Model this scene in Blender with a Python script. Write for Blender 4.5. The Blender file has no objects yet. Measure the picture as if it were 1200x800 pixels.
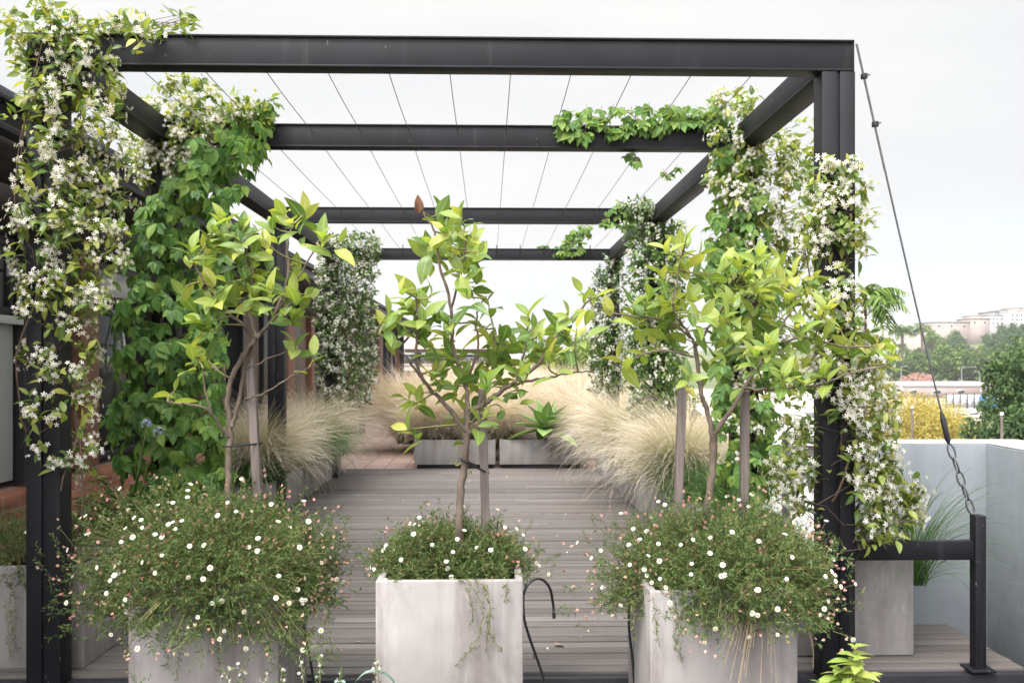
import bpy, math, random
import numpy as np
from mathutils import Vector, Matrix

rng = np.random.default_rng(11)
random.seed(11)
R = math.radians
sc = bpy.context.scene
COL = sc.collection

# ------------------------------------------------------------------ camera
EYE = 1.475
FPX = 1100.0
TH = math.atan(28 / 1100)
ST, CT = math.sin(TH), math.cos(TH)
cam_d = bpy.data.cameras.new("camera")
cam = bpy.data.objects.new("camera", cam_d)
COL.objects.link(cam)
cam.location = (0, 0, EYE)
cam.rotation_euler = (R(90), 0, -TH)
cam_d.sensor_width = 36
cam_d.lens = FPX / 1200 * 36
cam_d.shift_y = 28 / 1200
cam_d.clip_start = 0.05
cam_d.clip_end = 6000
cam_d.dof.use_dof = True
cam_d.dof.focus_distance = 4.1
cam_d.dof.aperture_fstop = 6.0
sc.camera = cam


def P(px, py, Y):
    """survey helper: the place at depth Y (m along the deck) sighted at a photo coordinate"""
    xc = (px - 600) / FPX
    yc = (428 - py) / FPX
    t = Y / (CT - xc * ST)
    return np.array([t * (ST + xc * CT), Y, EYE + t * yc])


# ------------------------------------------------------------------ objects
ORG = {}


def tag(o, label=None, cat=None, group=None, kind=None):
    if label: o["label"] = label
    if cat: o["category"] = cat
    if group: o["group"] = group
    if kind: o["kind"] = kind
    return o


def thing(name, loc, label, cat, group=None):
    o = bpy.data.objects.new(name, None)
    o.empty_display_size = 0.1
    COL.objects.link(o)
    o.location = Vector([float(v) for v in loc])
    ORG[o.name] = np.array([float(v) for v in loc])
    return tag(o, label, cat, group)


class MB:
    """collects geometry in world coordinates, links it as ONE mesh object"""

    def __init__(s):
        s.v, s.f, s.n, s.t, s.u, s.mi = [], [], 0, [], [], []

    def raw(s, V, F, t=None, u=None, m=0):
        V = np.asarray(V, float)
        s.v.append(V)
        F = np.asarray(F, int)
        s.f.append(F + s.n)
        s.mi.append(np.full(len(F), m))
        s.t.append(np.zeros(len(V)) if t is None else np.asarray(t, float))
        s.u.append(np.zeros(len(V)) if u is None else np.asarray(u, float))
        s.n += len(V)
        return s

    def box(s, a, b, m=0):
        x0, y0, z0 = a
        x1, y1, z1 = b
        V = [(x0, y0, z0), (x1, y0, z0), (x1, y1, z0), (x0, y1, z0), (x0, y0, z1), (x1, y0, z1), (x1, y1, z1), (x0, y1, z1)]
        F = [(0, 3, 2, 1), (4, 5, 6, 7), (0, 1, 5, 4), (1, 2, 6, 5), (2, 3, 7, 6), (3, 0, 4, 7)]
        return s.raw(V, F, m=m)

    def hexa(s, V, m=0):
        F = [(0, 3, 2, 1), (4, 5, 6, 7), (0, 1, 5, 4), (1, 2, 6, 5), (2, 3, 7, 6), (3, 0, 4, 7)]
        return s.raw(V, F, m=m)

    def bar(s, a, b, w, h=None, m=0, up=(0, 0, 1)):
        h = h or w
        a, b = Vector(a), Vector(b)
        d = (b - a).normalized()
        up = Vector(up)
        if abs(d.dot(up)) > .98: up = Vector((0, 1, 0))
        x = d.cross(up).normalized() * w / 2
        y = x.cross(d).normalized() * h / 2
        V = [a - x - y, a + x - y, a + x + y, a - x + y, b - x - y, b + x - y, b + x + y, b - x + y]
        return s.hexa([tuple(p) for p in V], m)

    def tube(s, pts, rad, sides=6, cap=True, m=0):
        pts = np.asarray(pts, float)
        n = len(pts)
        rad = np.full(n, rad) if np.isscalar(rad) else np.asarray(rad, float)
        T = np.gradient(pts, axis=0)
        T /= np.linalg.norm(T, axis=1)[:, None] + 1e-9
        ref = np.array([0.31, 0.95, 0.05])
        A = np.cross(T, ref)
        A /= np.linalg.norm(A, axis=1)[:, None] + 1e-9
        B = np.cross(T, A)
        an = np.linspace(0, 2 * np.pi, sides, endpoint=False)
        ring = A[:, None, :] * np.cos(an)[None, :, None] + B[:, None, :] * np.sin(an)[None, :, None]
        V = (pts[:, None, :] + ring * rad[:, None, None]).reshape(-1, 3)
        F = []
        for i in range(n - 1):
            for k in range(sides):
                k2 = (k + 1) % sides
                F.append((i * sides + k, i * sides + k2, (i + 1) * sides + k2, (i + 1) * sides + k))
        tt = np.repeat(np.linspace(0, 1, n), sides)
        s.raw(V, F, t=tt, m=m)
        if cap:
            for i, sg in ((0, 1), (n - 1, -1)):
                ctr = pts[i]
                base = V[i * sides:(i + 1) * sides]
                VV = np.vstack([base, ctr[None]])
                FF = [(k, (k + 1) % sides, sides, sides) for k in range(sides)]
                s.tri(VV, [(f[0], f[1], f[2]) for f in FF], m)
        return s

    def tri(s, V, F, m=0):
        # a triangle stored as a quad row with a repeated index is not legal; keep it apart
        s.tv = getattr(s, "tv", [])
        s.tv.append((np.asarray(V, float), np.asarray(F, int), m))
        return s

    def inst(s, tmpl, pos, d, up, scale, m=0, wid=None):
        """many copies of a template (local y along d, local z along up)"""
        TV, TF, Tt, Tu = tmpl
        pos = np.asarray(pos, float); d = np.asarray(d, float); up = np.asarray(up, float)
        N = len(pos)
        if N == 0: return s
        d = d / (np.linalg.norm(d, axis=1)[:, None] + 1e-9)
        x = np.cross(d, up)
        x /= np.linalg.norm(x, axis=1)[:, None] + 1e-9
        z = np.cross(x, d)
        sc_ = np.full(N, scale) if np.isscalar(scale) else np.asarray(scale, float)
        wd = sc_ if wid is None else sc_ * wid
        V = (x[:, None, :] * TV[None, :, 0, None] * wd[:, None, None] + d[:, None, :] * TV[None, :, 1, None] * sc_[:, None, None]
             + z[:, None, :] * TV[None, :, 2, None] * sc_[:, None, None] + pos[:, None, :])
        nv = len(TV)
        F = (TF[None, :, :] + (np.arange(N) * nv)[:, None, None]).reshape(-1, TF.shape[1])
        return s.raw(V.reshape(-1, 3), F, np.tile(Tt, N), np.tile(Tu, N), m)

    def build(s, name, mats, parent=None, smooth=False, bevel=0, org=None):
        if org is None:
            org = ORG[parent.name] if parent is not None else np.zeros(3)
        V = list(s.v); n = s.n
        loops, sizes, mi = [], [], []
        for F, m in zip(s.f, s.mi):
            loops.append(F.reshape(-1)); sizes.append(np.full(len(F), F.shape[1])); mi.append(m)
        t, u = list(s.t), list(s.u)
        for TVv, TFf, m in getattr(s, "tv", []):
            V.append(TVv); loops.append((TFf + n).reshape(-1)); sizes.append(np.full(len(TFf), 3)); mi.append(np.full(len(TFf), m))
            t.append(np.zeros(len(TVv))); u.append(np.zeros(len(TVv))); n += len(TVv)
        V = np.vstack(V) - org
        loops = np.concatenate(loops).astype(np.int32)
        sizes = np.concatenate(sizes).astype(np.int32)
        mi = np.concatenate(mi).astype(np.int32)
        me = bpy.data.meshes.new(name)
        me.vertices.add(len(V)); me.vertices.foreach_set("co", V.astype(np.float32).reshape(-1))
        me.loops.add(len(loops)); me.loops.foreach_set("vertex_index", loops)
        me.polygons.add(len(sizes))
        st = np.concatenate([[0], np.cumsum(sizes)[:-1]]).astype(np.int32)
        me.polygons.foreach_set("loop_start", st)
        me.polygons.foreach_set("loop_total", sizes)
        me.polygons.foreach_set("material_index", mi)
        if smooth: me.polygons.foreach_set("use_smooth", np.ones(len(sizes), bool))
        for nm, arr in (("t", t), ("u", u)):
            a = me.attributes.new(nm, 'FLOAT', 'POINT')
            a.data.foreach_set("value", np.concatenate(arr).astype(np.float32))
        me.update(calc_edges=True)
        me.validate()
        o = bpy.data.objects.new(name, me)
        COL.objects.link(o)
        for mm in (mats if isinstance(mats, (list, tuple)) else [mats]):
            me.materials.append(mm)
        if parent is not None:
            o.parent = parent
        else:
            o.location = Vector([float(q) for q in org])
        ORG[o.name] = np.array(org, float)
        if bevel:
            b = o.modifiers.new("bevel", "BEVEL"); b.width = bevel; b.segments = 2; b.limit_method = 'ANGLE'
        return o


def clone(root, loc=None, rotz=None, scale=None, label=None, group=None):
    r = root.copy(); COL.objects.link(r)
    if loc is not None: r.location = Vector([float(q) for q in loc])
    if rotz is not None: r.rotation_euler = (0, 0, rotz)
    if scale is not None: r.scale = scale if not np.isscalar(scale) else (scale,) * 3
    if label: r["label"] = label
    if group: r["group"] = group
    for ch in list(root.children):
        c = ch.copy(); COL.objects.link(c); c.parent = r
        for g in list(ch.children):
            q = g.copy(); COL.objects.link(q); q.parent = c
    return r


# ------------------------------------------------------------------ materials
class NT:
    def __init__(s, name):
        s.m = bpy.data.materials.new(name); s.m.use_nodes = True
        s.t = s.m.node_tree
        s.b = s.t.nodes["Principled BSDF"]; s.out = s.t.nodes["Material Output"]

    def n(s, kind, **kw):
        nd = s.t.nodes.new(kind)
        for k, v in kw.items():
            if k.startswith("i_"):
                key = k[2:]
                key = int(key) if key.isdigit() else key.replace("_", " ")
                nd.inputs[key].default_value = v
            else:
                setattr(nd, k, v)
        return nd

    def l(s, a, b): s.t.links.new(a, b)

    def ramp(s, fac, stops, interp='LINEAR'):
        r = s.n("ShaderNodeValToRGB")
        cr = r.color_ramp; cr.interpolation = interp
        while len(cr.elements) < len(stops): cr.elements.new(0.5)
        for e, (p, c) in zip(cr.elements, stops):
            e.position = p; e.color = (*c, 1) if len(c) == 3 else c
        if fac is not None: s.l(fac, r.inputs[0])
        return r.outputs[0]

    def noise(s, scale, detail=4, vec=None, rough=.55, dims=None):
        n = s.n("ShaderNodeTexNoise"); n.inputs["Scale"].default_value = scale
        n.inputs["Detail"].default_value = detail; n.inputs["Roughness"].default_value = rough
        if vec is not None: s.l(vec, n.inputs["Vector"])
        return n.outputs["Fac"]

    def objvec(s, scale=(1, 1, 1)):
        tc = s.n("ShaderNodeTexCoord"); mp = s.n("ShaderNodeMapping")
        mp.inputs["Scale"].default_value = scale
        s.l(tc.outputs["Object"], mp.inputs["Vector"])
        return mp.outputs["Vector"]

    def mix(s, fac, a, b, blend='MIX'):
        m = s.n("ShaderNodeMix"); m.data_type = 'RGBA'; m.blend_type = blend
        for sock, v in ((m.inputs[0], fac), (m.inputs[6], a), (m.inputs[7], b)):
            if isinstance(v, (int, float)): sock.default_value = v
            elif isinstance(v, tuple): sock.default_value = (*v, 1) if len(v) == 3 else v
            else: s.l(v, sock)
        return m.outputs[2]

    def math(s, op, a, b=0.0):
        m = s.n("ShaderNodeMath"); m.operation = op
        for sock, v in ((m.inputs[0], a), (m.inputs[1], b)):
            if isinstance(v, (int, float)): sock.default_value = v
            else: s.l(v, sock)
        return m.outputs[0]

    def bump(s, h, strength=.3, dist=.01):
        b = s.n("ShaderNodeBump"); b.inputs["Strength"].default_value = strength; b.inputs["Distance"].default_value = dist
        s.l(h, b.inputs["Height"]); s.l(b.outputs[0], s.b.inputs["Normal"])

    def base(s, col, rough=.7, spec=.3):
        if isinstance(col, tuple): s.b.inputs["Base Color"].default_value = (*col, 1)
        else: s.l(col, s.b.inputs["Base Color"])
        s.b.inputs["Roughness"].default_value = rough
        s.b.inputs["Specular IOR Level"].default_value = spec
        return s.m


def leaf_mat(name, stops, trans=.35, rough=.45, spec=.35, rib=None, veins=0, tip=None, tcol=1.25):
    k = NT(name)
    g = k.n("ShaderNodeNewGeometry")
    col = k.ramp(g.outputs["Random Per Island"], stops)
    col = k.mix(k.math('MULTIPLY', k.noise(9, 2, k.objvec()), .55), col, tuple(c * .55 for c in stops[0][1]))
    if tip:   # colour along the blade
        a = k.n("ShaderNodeAttribute", attribute_name="t")
        col = k.mix(k.ramp(a.outputs["Fac"], [(tip[0], (0, 0, 0)), (tip[1], (1, 1, 1))]), col, k.ramp(g.outputs["Random Per Island"], tip[2]))
    if rib:
        a = k.n("ShaderNodeAttribute", attribute_name="u")
        col = k.mix(k.ramp(a.outputs["Fac"], [(.04, (.75,) * 3), (.12, (0, 0, 0))]), col, rib)
        if veins:
            t = k.n("ShaderNodeAttribute", attribute_name="t")
            w = k.math('SUBTRACT', k.math('MULTIPLY', t.outputs["Fac"], veins), k.math('MULTIPLY', a.outputs["Fac"], 2.2))
            f = k.math('FRACT', w)
            col = k.mix(k.ramp(f, [(0, (.4,) * 3), (.16, (0, 0, 0))]), col, rib)
    k.base(col, rough, spec)
    tr = k.n("ShaderNodeBsdfTranslucent")
    bright = k.mix(1.0, col, (tcol, tcol * .98, tcol * .45), 'MULTIPLY')
    k.l(bright, tr.inputs["Color"])
    mx = k.n("ShaderNodeMixShader"); mx.inputs[0].default_value = trans
    k.l(k.b.outputs[0], mx.inputs[1]); k.l(tr.outputs[0], mx.inputs[2]); k.l(mx.outputs[0], k.out.inputs["Surface"])
    return k.m


def plain(name, col, rough=.6, spec=.3, var=.25, scale=6, metal=0, stretch=(1, 1, 1)):
    k = NT(name)
    c = k.mix(k.ramp(k.noise(scale, 5, k.objvec(stretch)), [(.3, (0, 0, 0)), (.7, (1, 1, 1))]), tuple(v * (1 - var) for v in col), tuple(min(1, v * (1 + var)) for v in col))
    k.base(c, rough, spec)
    k.b.inputs["Metallic"].default_value = metal
    return k.m


def concrete(name, c0, c1, stain, wet=.6, spread=.6):
    k = NT(name)
    a = k.noise(3.1, 6, k.objvec(), .6)
    col = k.ramp(a, [(.3, c0), (.7, c1)])
    streak = k.noise(9, 4, k.objvec((1, 1, .07)), .6)
    col = k.mix(k.ramp(streak, [(.50, (0, 0, 0)), (.70, (spread,) * 3)]), col, stain)
    gc = k.n("ShaderNodeTexCoord"); gs = k.n("ShaderNodeSeparateXYZ"); k.l(gc.outputs["Generated"], gs.inputs[0])
    run = k.math('MULTIPLY', k.ramp(k.noise(7, 5, k.objvec((1, 1, .12)), .65), [(.46, (0, 0, 0)), (.70, (1, 1, 1))]), k.ramp(gs.outputs[2], [(.3, (0, 0, 0)), (1, (wet,) * 3)]))
    col = k.mix(run, col, tuple(v * .62 for v in stain))
    edge = k.noise(5, 6, k.objvec((1, 1, .25)), .7)
    col = k.mix(k.ramp(edge, [(.56, (0, 0, 0)), (.66, (.45,) * 3)]), col, tuple(min(.6, v * 1.25) for v in c1))
    pores = k.noise(120, 2, k.objvec())
    col = k.mix(k.ramp(pores, [(.66, (0, 0, 0)), (.74, (.45,) * 3)]), col, tuple(v * .45 for v in c0))
    blot = k.noise(1.7, 5, k.objvec((1, 1, .6)), .65)
    col = k.mix(k.ramp(blot, [(.53, (0, 0, 0)), (.68, (.5,) * 3)]), col, tuple(v * .65 for v in stain))
    k.bump(k.noise(60, 5, k.objvec()), .15, .004)
    return k.base(col, .85, .25)


def mat_deck():
    k = NT("deck_wood")
    g = k.n("ShaderNodeNewGeometry")
    col = k.ramp(g.outputs["Random Per Island"], [(0, (.078, .068, .063)), (.35, (.13, .114, .107)), (.7, (.10, .088, .083)), (1, (.165, .147, .139))])
    v = k.objvec((1.3, 40, 40))
    grain = k.noise(2.2, 6, v, .65)
    col = k.mix(k.ramp(grain, [(.4, (0, 0, 0)), (.75, (.75,) * 3)]), col, (.062, .054, .051))
    wet = k.noise(.9, 5, k.objvec((.7, 1.2, 1)), .6)
    col = k.mix(k.ramp(wet, [(.45, (0, 0, 0)), (.7, (.5,) * 3)]), col, (.085, .076, .073))
    spot = k.noise(34, 2, k.objvec((1, 1, 1)))
    col = k.mix(k.ramp(spot, [(.68, (0, 0, 0)), (.74, (.6,) * 3)]), col, (.07, .055, .05))
    k.bump(grain, .35, .004)
    return k.base(col, .72, .3)


def mat_steel():
    k = NT("black_steel")
    a = k.noise(2.5, 6, k.objvec((1, 1, 1)), .65)
    col = k.ramp(a, [(.3, (.005, .005, .0068)), (.7, (.0105, .0105, .0138))])
    st = k.noise(14, 4, k.objvec((1, 1, .05)), .6)
    col = k.mix(k.ramp(st, [(.6, (0, 0, 0)), (.8, (.35,) * 3)]), col, (.07, .068, .072))
    sp = k.noise(45, 2, k.objvec((1, 1, .5)))
    col = k.mix(k.ramp(sp, [(.735, (0, 0, 0)), (.76, (.5,) * 3)]), col, (.2, .2, .21))
    k.bump(k.noise(30, 3, k.objvec()), .06, .003)
    return k.base(col, .55, .22)


def mat_brick(name, c1, c2, mortar, sx, sz):
    k = NT(name)
    tc = k.n("ShaderNodeTexCoord")
    sp = k.n("ShaderNodeSeparateXYZ"); k.l(tc.outputs["Object"], sp.inputs[0])
    cb = k.n("ShaderNodeCombineXYZ")
    k.l(k.math('ADD', sp.outputs[0], sp.outputs[1]), cb.inputs[0])
    k.l(sp.outputs[2], cb.inputs[1])
    b = k.n("ShaderNodeTexBrick")
    b.inputs["Color1"].default_value = (*c1, 1); b.inputs["Color2"].default_value = (*c2, 1); b.inputs["Mortar"].default_value = (*mortar, 1)
    b.inputs["Scale"].default_value = 1; b.inputs["Brick Width"].default_value = sx; b.inputs["Row Height"].default_value = sz
    b.inputs["Mortar Size"].default_value = .008
    k.l(cb.outputs[0], b.inputs["Vector"])
    col = k.mix(k.noise(5, 5, k.objvec()), b.outputs["Color"], tuple(v * .6 for v in c1))
    k.bump(b.outputs["Fac"], -.3, .01)
    return k.base(col, .85, .2)


def mat_pave():
    k = NT("brick_pavers")
    tc = k.n("ShaderNodeTexCoord")
    b = k.n("ShaderNodeTexBrick")
    b.inputs["Color1"].default_value = (.30, .19, .155, 1); b.inputs["Color2"].default_value = (.38, .26, .22, 1)
    b.inputs["Mortar"].default_value = (.13, .10, .09, 1)
    b.inputs["Scale"].default_value = 1; b.inputs["Brick Width"].default_value = .3; b.inputs["Row Height"].default_value = .3
    b.inputs["Mortar Size"].default_value = .012; b.offset = 0
    k.l(tc.outputs["Object"], b.inputs["Vector"])
    col = k.mix(k.math('MULTIPLY', k.noise(3, 5, k.objvec()), .7), b.outputs["Color"], (.34, .28, .25))
    return k.base(col, .8, .25)


def glass(name, col, rough=.06):
    k = NT(name)
    k.base(col, rough, .6)
    return k.m


M = {}
M["deck"] = mat_deck()
M["steel"] = mat_steel()
M["conc"] = concrete("pale_concrete", (.225, .206, .202), (.29, .272, .268), (.14, .117, .111))
M["conc_dark"] = concrete("weathered_concrete", (.20, .186, .182), (.26, .245, .24), (.135, .115, .108))
M["plaster"] = concrete("blue_grey_plaster", (.165, .182, .20), (.205, .222, .24), (.13, .138, .146), .18, .12)
M["coping"] = plain("white_coping_paint", (.66, .66, .66), .7, .3, .1, 4)
M["brick"] = mat_brick("red_brick", (.30, .12, .075), (.36, .16, .10), (.32, .27, .24), .22, .075)
M["pave"] = mat_pave()
M["soil"] = plain("dark_soil", (.035, .027, .022), .95, .1, .5, 20)
M["timber"] = plain("red_brown_timber", (.17, .075, .048), .6, .3, .3, 5, 0, (1, 1, .1))
M["timber2"] = plain("grey_brown_timber", (.14, .10, .085), .65, .3, .25, 5, 0, (1, 1, .1))
M["dark"] = plain("dark_painted_metal", (.018, .018, .022), .45, .35, .3, 4)
M["soffit"] = plain("dark_soffit_boards", (.03, .026, .026), .7, .2, .3, 4)
M["slate"] = plain("dark_roof_slates", (.055, .058, .068), .6, .3, .4, 3, 0, (4, 1, 1))
M["shutter"] = plain("pale_grey_panel", (.36, .375, .37), .55, .3, .06, 2)
M["glass"] = glass("dark_window_glass", (.03, .035, .035))
M["glass_pale"] = glass("pale_window_glass", (.30, .34, .33), .12)
M["blind"] = plain("pale_blind", (.5, .52, .52), .6, .3, .08, 4)
M["hose"] = plain("black_hose_rubber", (.012, .012, .013), .45, .4, .2, 5)
M["stake"] = plain("weathered_stake_wood", (.125, .103, .095), .8, .2, .45, 7, 0, (6, 6, .3))
M["bark"] = plain("citrus_bark", (.115, .088, .07), .85, .2, .45, 22, 0, (1, 1, .4))
M["twig"] = plain("green_twig", (.16, .15, .06), .7, .25, .3, 14)
M["vinewood"] = plain("vine_stem_bark", (.11, .075, .06), .85, .15, .35, 20)
M["cable"] = plain("steel_cable", (.10, .10, .105), .4, .5, .3, 60, .6)
M["tie"] = plain("black_tie", (.015, .015, .015), .5, .3, .2, 5)
M["citrus"] = leaf_mat("citrus_leaf", [(0, (.075, .15, .035)), (.4, (.14, .24, .05)), (.72, (.23, .32, .065)), (.95, (.31, .36, .085)), (1, (.46, .39, .07))], .42, .36, .4, (.30, .36, .14), 9)
M["citrus_y"] = leaf_mat("young_citrus_leaf", [(0, (.18, .28, .055)), (.45, (.29, .38, .075)), (.8, (.37, .43, .11)), (1, (.48, .46, .10))], .45, .4, .35, (.40, .44, .18), 9)
M["jasleaf"] = leaf_mat("jasmine_leaf", [(0, (.06, .115, .03)), (.35, (.14, .225, .05)), (.7, (.31, .37, .08)), (1, (.47, .44, .10))], .45, .4, .4, (.25, .30, .12))
M["jasdark"] = leaf_mat("jasmine_leaf_dark", [(0, (.035, .08, .025)), (.6, (.08, .15, .035)), (1, (.19, .27, .06))], .35, .4, .4)
M["petal"] = leaf_mat("jasmine_petal", [(0, (.74, .71, .66)), (.7, (.82, .80, .76)), (1, (.80, .72, .66))], .3, .6, .2, None, 0, None, 1.0)
M["creeper"] = leaf_mat("creeper_leaf", [(0, (.045, .115, .028)), (.5, (.10, .215, .042)), (.85, (.18, .315, .055)), (1, (.27, .38, .07))], .40, .5, .3, (.13, .24, .09), 7)
M["creeper_l"] = leaf_mat("light_creeper_leaf", [(0, (.075, .16, .03)), (.5, (.14, .25, .045)), (1, (.26, .33, .065))], .45, .5, .3, (.2, .32, .1), 7)
M["daisyleaf"] = leaf_mat("daisy_foliage", [(0, (.055, .10, .034)), (.5, (.11, .17, .056)), (.85, (.20, .255, .085)), (.95, (.22, .17, .08)), (1, (.22, .09, .06))], .3, .6, .2)
M["daisy_white"] = leaf_mat("daisy_petal", [(0, (.80, .78, .77)), (1, (.82, .80, .80))], .25, .6, .2, None, 0, None, 1.0)
M["daisy_eye"] = plain("daisy_eye", (.50, .33, .03), .8, .2, .2, 60)
M["bud"] = leaf_mat("daisy_bud", [(0, (.46, .20, .18)), (.6, (.58, .36, .32)), (1, (.50, .42, .22))], .2, .7, .2, None, 0, None, 1.0)
M["stipa"] = leaf_mat("feather_grass", [(0, (.09, .135, .045)), (.6, (.17, .21, .07)), (1, (.26, .27, .11))], .3, .6, .25, None, 0,
                      (.28, .72, [(0, (.44, .37, .29)), (.5, (.59, .52, .44)), (1, (.71, .64, .57))]), 1.0)
M["stipa_back"] = leaf_mat("pink_feather_grass", [(0, (.16, .16, .07)), (1, (.32, .27, .14))], .3, .6, .25, None, 0,
                      (.12, .5, [(0, (.42, .33, .26)), (.5, (.56, .47, .40)), (1, (.66, .58, .52))]), 1.0)
M["greengrass"] = leaf_mat("green_grass_blade", [(0, (.035, .085, .028)), (.6, (.07, .15, .04)), (1, (.14, .23, .06))], .3, .5, .3)
M["agave"] = leaf_mat("agave_leaf", [(0, (.14, .25, .065)), (1, (.22, .34, .10))], .12, .45, .35, (.28, .40, .2))
M["straw"] = plain("dry_straw", (.48, .38, .25), .8, .2, .3, 30)

# ------------------------------------------------------------------ leaf templates (y along, z up)
def leaf_t(rows, width, fold=.25, curl=.25, wav=0.0, prof=None):
    V, F, t, u = [], [], [], []
    for i, y in enumerate(rows):
        w = (prof(y) if prof else math.sin(math.pi * min(1, max(0, y)) ** .85)) * width
        w = max(w, .012)
        zc = -curl * y * y
        for sx in (-1, 0, 1):
            V.append((sx * w, y, zc + abs(sx) * w * fold + (wav * math.sin(9 * y + sx) if sx else 0)))
            t.append(y); u.append(abs(sx))
    for i in range(len(rows) - 1):
        a = i * 3
        F += [(a, a + 1, a + 4, a + 3), (a + 1, a + 2, a + 5, a + 4)]
    return np.array(V), np.array(F), np.array(t), np.array(u)


def _cit(y): return max(0, math.sin(math.pi * min(1, y ** .92))) ** .82 * (1 - .12 * y)


ROWS = [0, .05, .12, .22, .34, .46, .58, .70, .81, .90, .96, 1.0]
L_CITRUS = leaf_t(ROWS, .25, .35, .22, .010, _cit)
L_CITRUS2 = leaf_t(ROWS, .28, .15, .50, .018, _cit)
L_JAS = leaf_t([0, .12, .3, .5, .7, .88, 1], .25, .3, .35, 0, _cit)
L_CREEP = leaf_t([0, .14, .34, .55, .75, .9, 1], .27, .28, .30, .015, lambda y: (math.sin(math.pi * y ** 1.15)) * (1 + .10 * math.sin(40 * y)))
L_SMALL = leaf_t([0, .5, 1], .12, .3, .2)
L_NARROW = leaf_t([0, .25, .5, .75, 1], .06, .5, .5, 0, lambda y: (1 - y ** 2) * .9 + .05)
L_AGAVE = leaf_t([0, .12, .3, .5, .7, .88, 1], .25, .35, .10, 0, lambda y: (.55 + 1.3 * y - 1.85 * y ** 2.2) if y < 1 else .02)


def petal_star(n=5, r=1.0, w=.25, inner=.14):
    V, F, t, u = [], [], [], []
    for i in range(n):
        a = 2 * math.pi * i / n
        ca, sa = math.cos(a), math.sin(a)
        def q(rad, off, z): return (ca * rad - sa * off, sa * rad + ca * off, z)
        b = len(V)
        V += [q(.04, -inner * .5, 0), q(.04, inner * .5, 0), q(.6, w * .7, .05), q(.55, -w * .9, .10), q(r, w * .75, -.08), q(r * .93, -w * .75, -.02)]
        F += [(b, b + 3, b + 2, b + 1), (b + 3, b + 5, b + 4, b + 2)]
        t += [0, 0, .5, .5, 1, 1]; u += [0] * 6
    V = np.array(V)
    V = V[:, [0, 2, 1]] * np.array([1, -1, 1])      # face looks along -y ... flower axis = local y
    V[:, 1] *= -1
    return V, np.array(F), np.array(t), np.array(u)


STAR = petal_star()


def unit(v): return v / (np.linalg.norm(v, axis=-1, keepdims=True) + 1e-9)


def rdir(n): return unit(rng.normal(size=(n, 3)))


# ------------------------------------------------------------------ world and sun
w = bpy.data.worlds.new("World"); sc.world = w
w.use_nodes = True
nt = w.node_tree
bg = nt.nodes["Background"]
sky = nt.nodes.new("ShaderNodeTexSky"); sky.sky_type = 'NISHITA'; sky.sun_disc = False
SUN_EL, SUN_AZ = R(57), R(-142)     # azimuth measured from +Y towards +X
sky.sun_elevation = SUN_EL; sky.sun_rotation = SUN_AZ
sky.air_density = 1.0; sky.dust_density = 2.0


def wn(kind): return nt.nodes.new(kind)


tc = wn("ShaderNodeTexCoord")
sep = wn("ShaderNodeSeparateXYZ"); nt.links.new(tc.outputs["Generated"], sep.inputs[0])
mp = wn("ShaderNodeMapping"); mp.inputs["Scale"].default_value = (1.2, 1.2, 4.5)
nt.links.new(tc.outputs["Generated"], mp.inputs[0])
nz = wn("ShaderNodeTexNoise"); nz.inputs["Scale"].default_value = 1.7; nz.inputs["Detail"].default_value = 5
nt.links.new(mp.outputs[0], nz.inputs["Vector"])
# a thin break in the cloud deck low over the town (right of the terrace)
bk = wn("ShaderNodeMapRange"); bk.inputs[1].default_value = .02; bk.inputs[2].default_value = .18; bk.inputs[3].default_value = 1; bk.inputs[4].default_value = 0
bk.interpolation_type = 'SMOOTHSTEP'
nt.links.new(sep.outputs[2], bk.inputs[0])
rx = wn("ShaderNodeMapRange"); rx.inputs[1].default_value = .22; rx.inputs[2].default_value = .50; rx.interpolation_type = 'SMOOTHSTEP'
nt.links.new(sep.outputs[0], rx.inputs[0])
nr = wn("ShaderNodeMapRange"); nr.inputs[1].default_value = .35; nr.inputs[2].default_value = .6
nt.links.new(nz.outputs["Fac"], nr.inputs[0])
m1 = wn("ShaderNodeMath"); m1.operation = 'MULTIPLY'; nt.links.new(bk.outputs[0], m1.inputs[0]); nt.links.new(rx.outputs[0], m1.inputs[1])
m2 = wn("ShaderNodeMath"); m2.operation = 'MULTIPLY'; nt.links.new(m1.outputs[0], m2.inputs[0]); m2.inputs[1].default_value = .85
cl = wn("ShaderNodeValToRGB")
cl.color_ramp.elements[0].position = .3; cl.color_ramp.elements[0].color = (.87, .885, .91, 1)
cl.color_ramp.elements[1].position = .62; cl.color_ramp.elements[1].color = (1.0, .995, .985, 1)
nt.links.new(nz.outputs["Fac"], cl.inputs[0])
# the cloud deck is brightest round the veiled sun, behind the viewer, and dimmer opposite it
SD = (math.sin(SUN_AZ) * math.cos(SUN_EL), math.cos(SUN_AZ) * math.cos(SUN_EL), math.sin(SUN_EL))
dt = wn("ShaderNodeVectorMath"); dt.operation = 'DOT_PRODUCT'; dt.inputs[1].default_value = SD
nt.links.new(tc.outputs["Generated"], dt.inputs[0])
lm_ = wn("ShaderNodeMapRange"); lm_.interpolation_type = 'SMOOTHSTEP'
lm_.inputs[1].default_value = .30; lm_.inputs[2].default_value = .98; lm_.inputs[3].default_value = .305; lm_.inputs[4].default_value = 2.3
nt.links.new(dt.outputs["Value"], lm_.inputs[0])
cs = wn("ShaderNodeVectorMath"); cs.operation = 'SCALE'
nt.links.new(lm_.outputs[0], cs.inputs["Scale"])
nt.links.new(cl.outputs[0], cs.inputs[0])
ss = wn("ShaderNodeVectorMath"); ss.operation = 'SCALE'; ss.inputs["Scale"].default_value = 0.08
nt.links.new(sky.outputs[0], ss.inputs[0])
mx = wn("ShaderNodeMix"); mx.data_type = 'RGBA'
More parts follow.
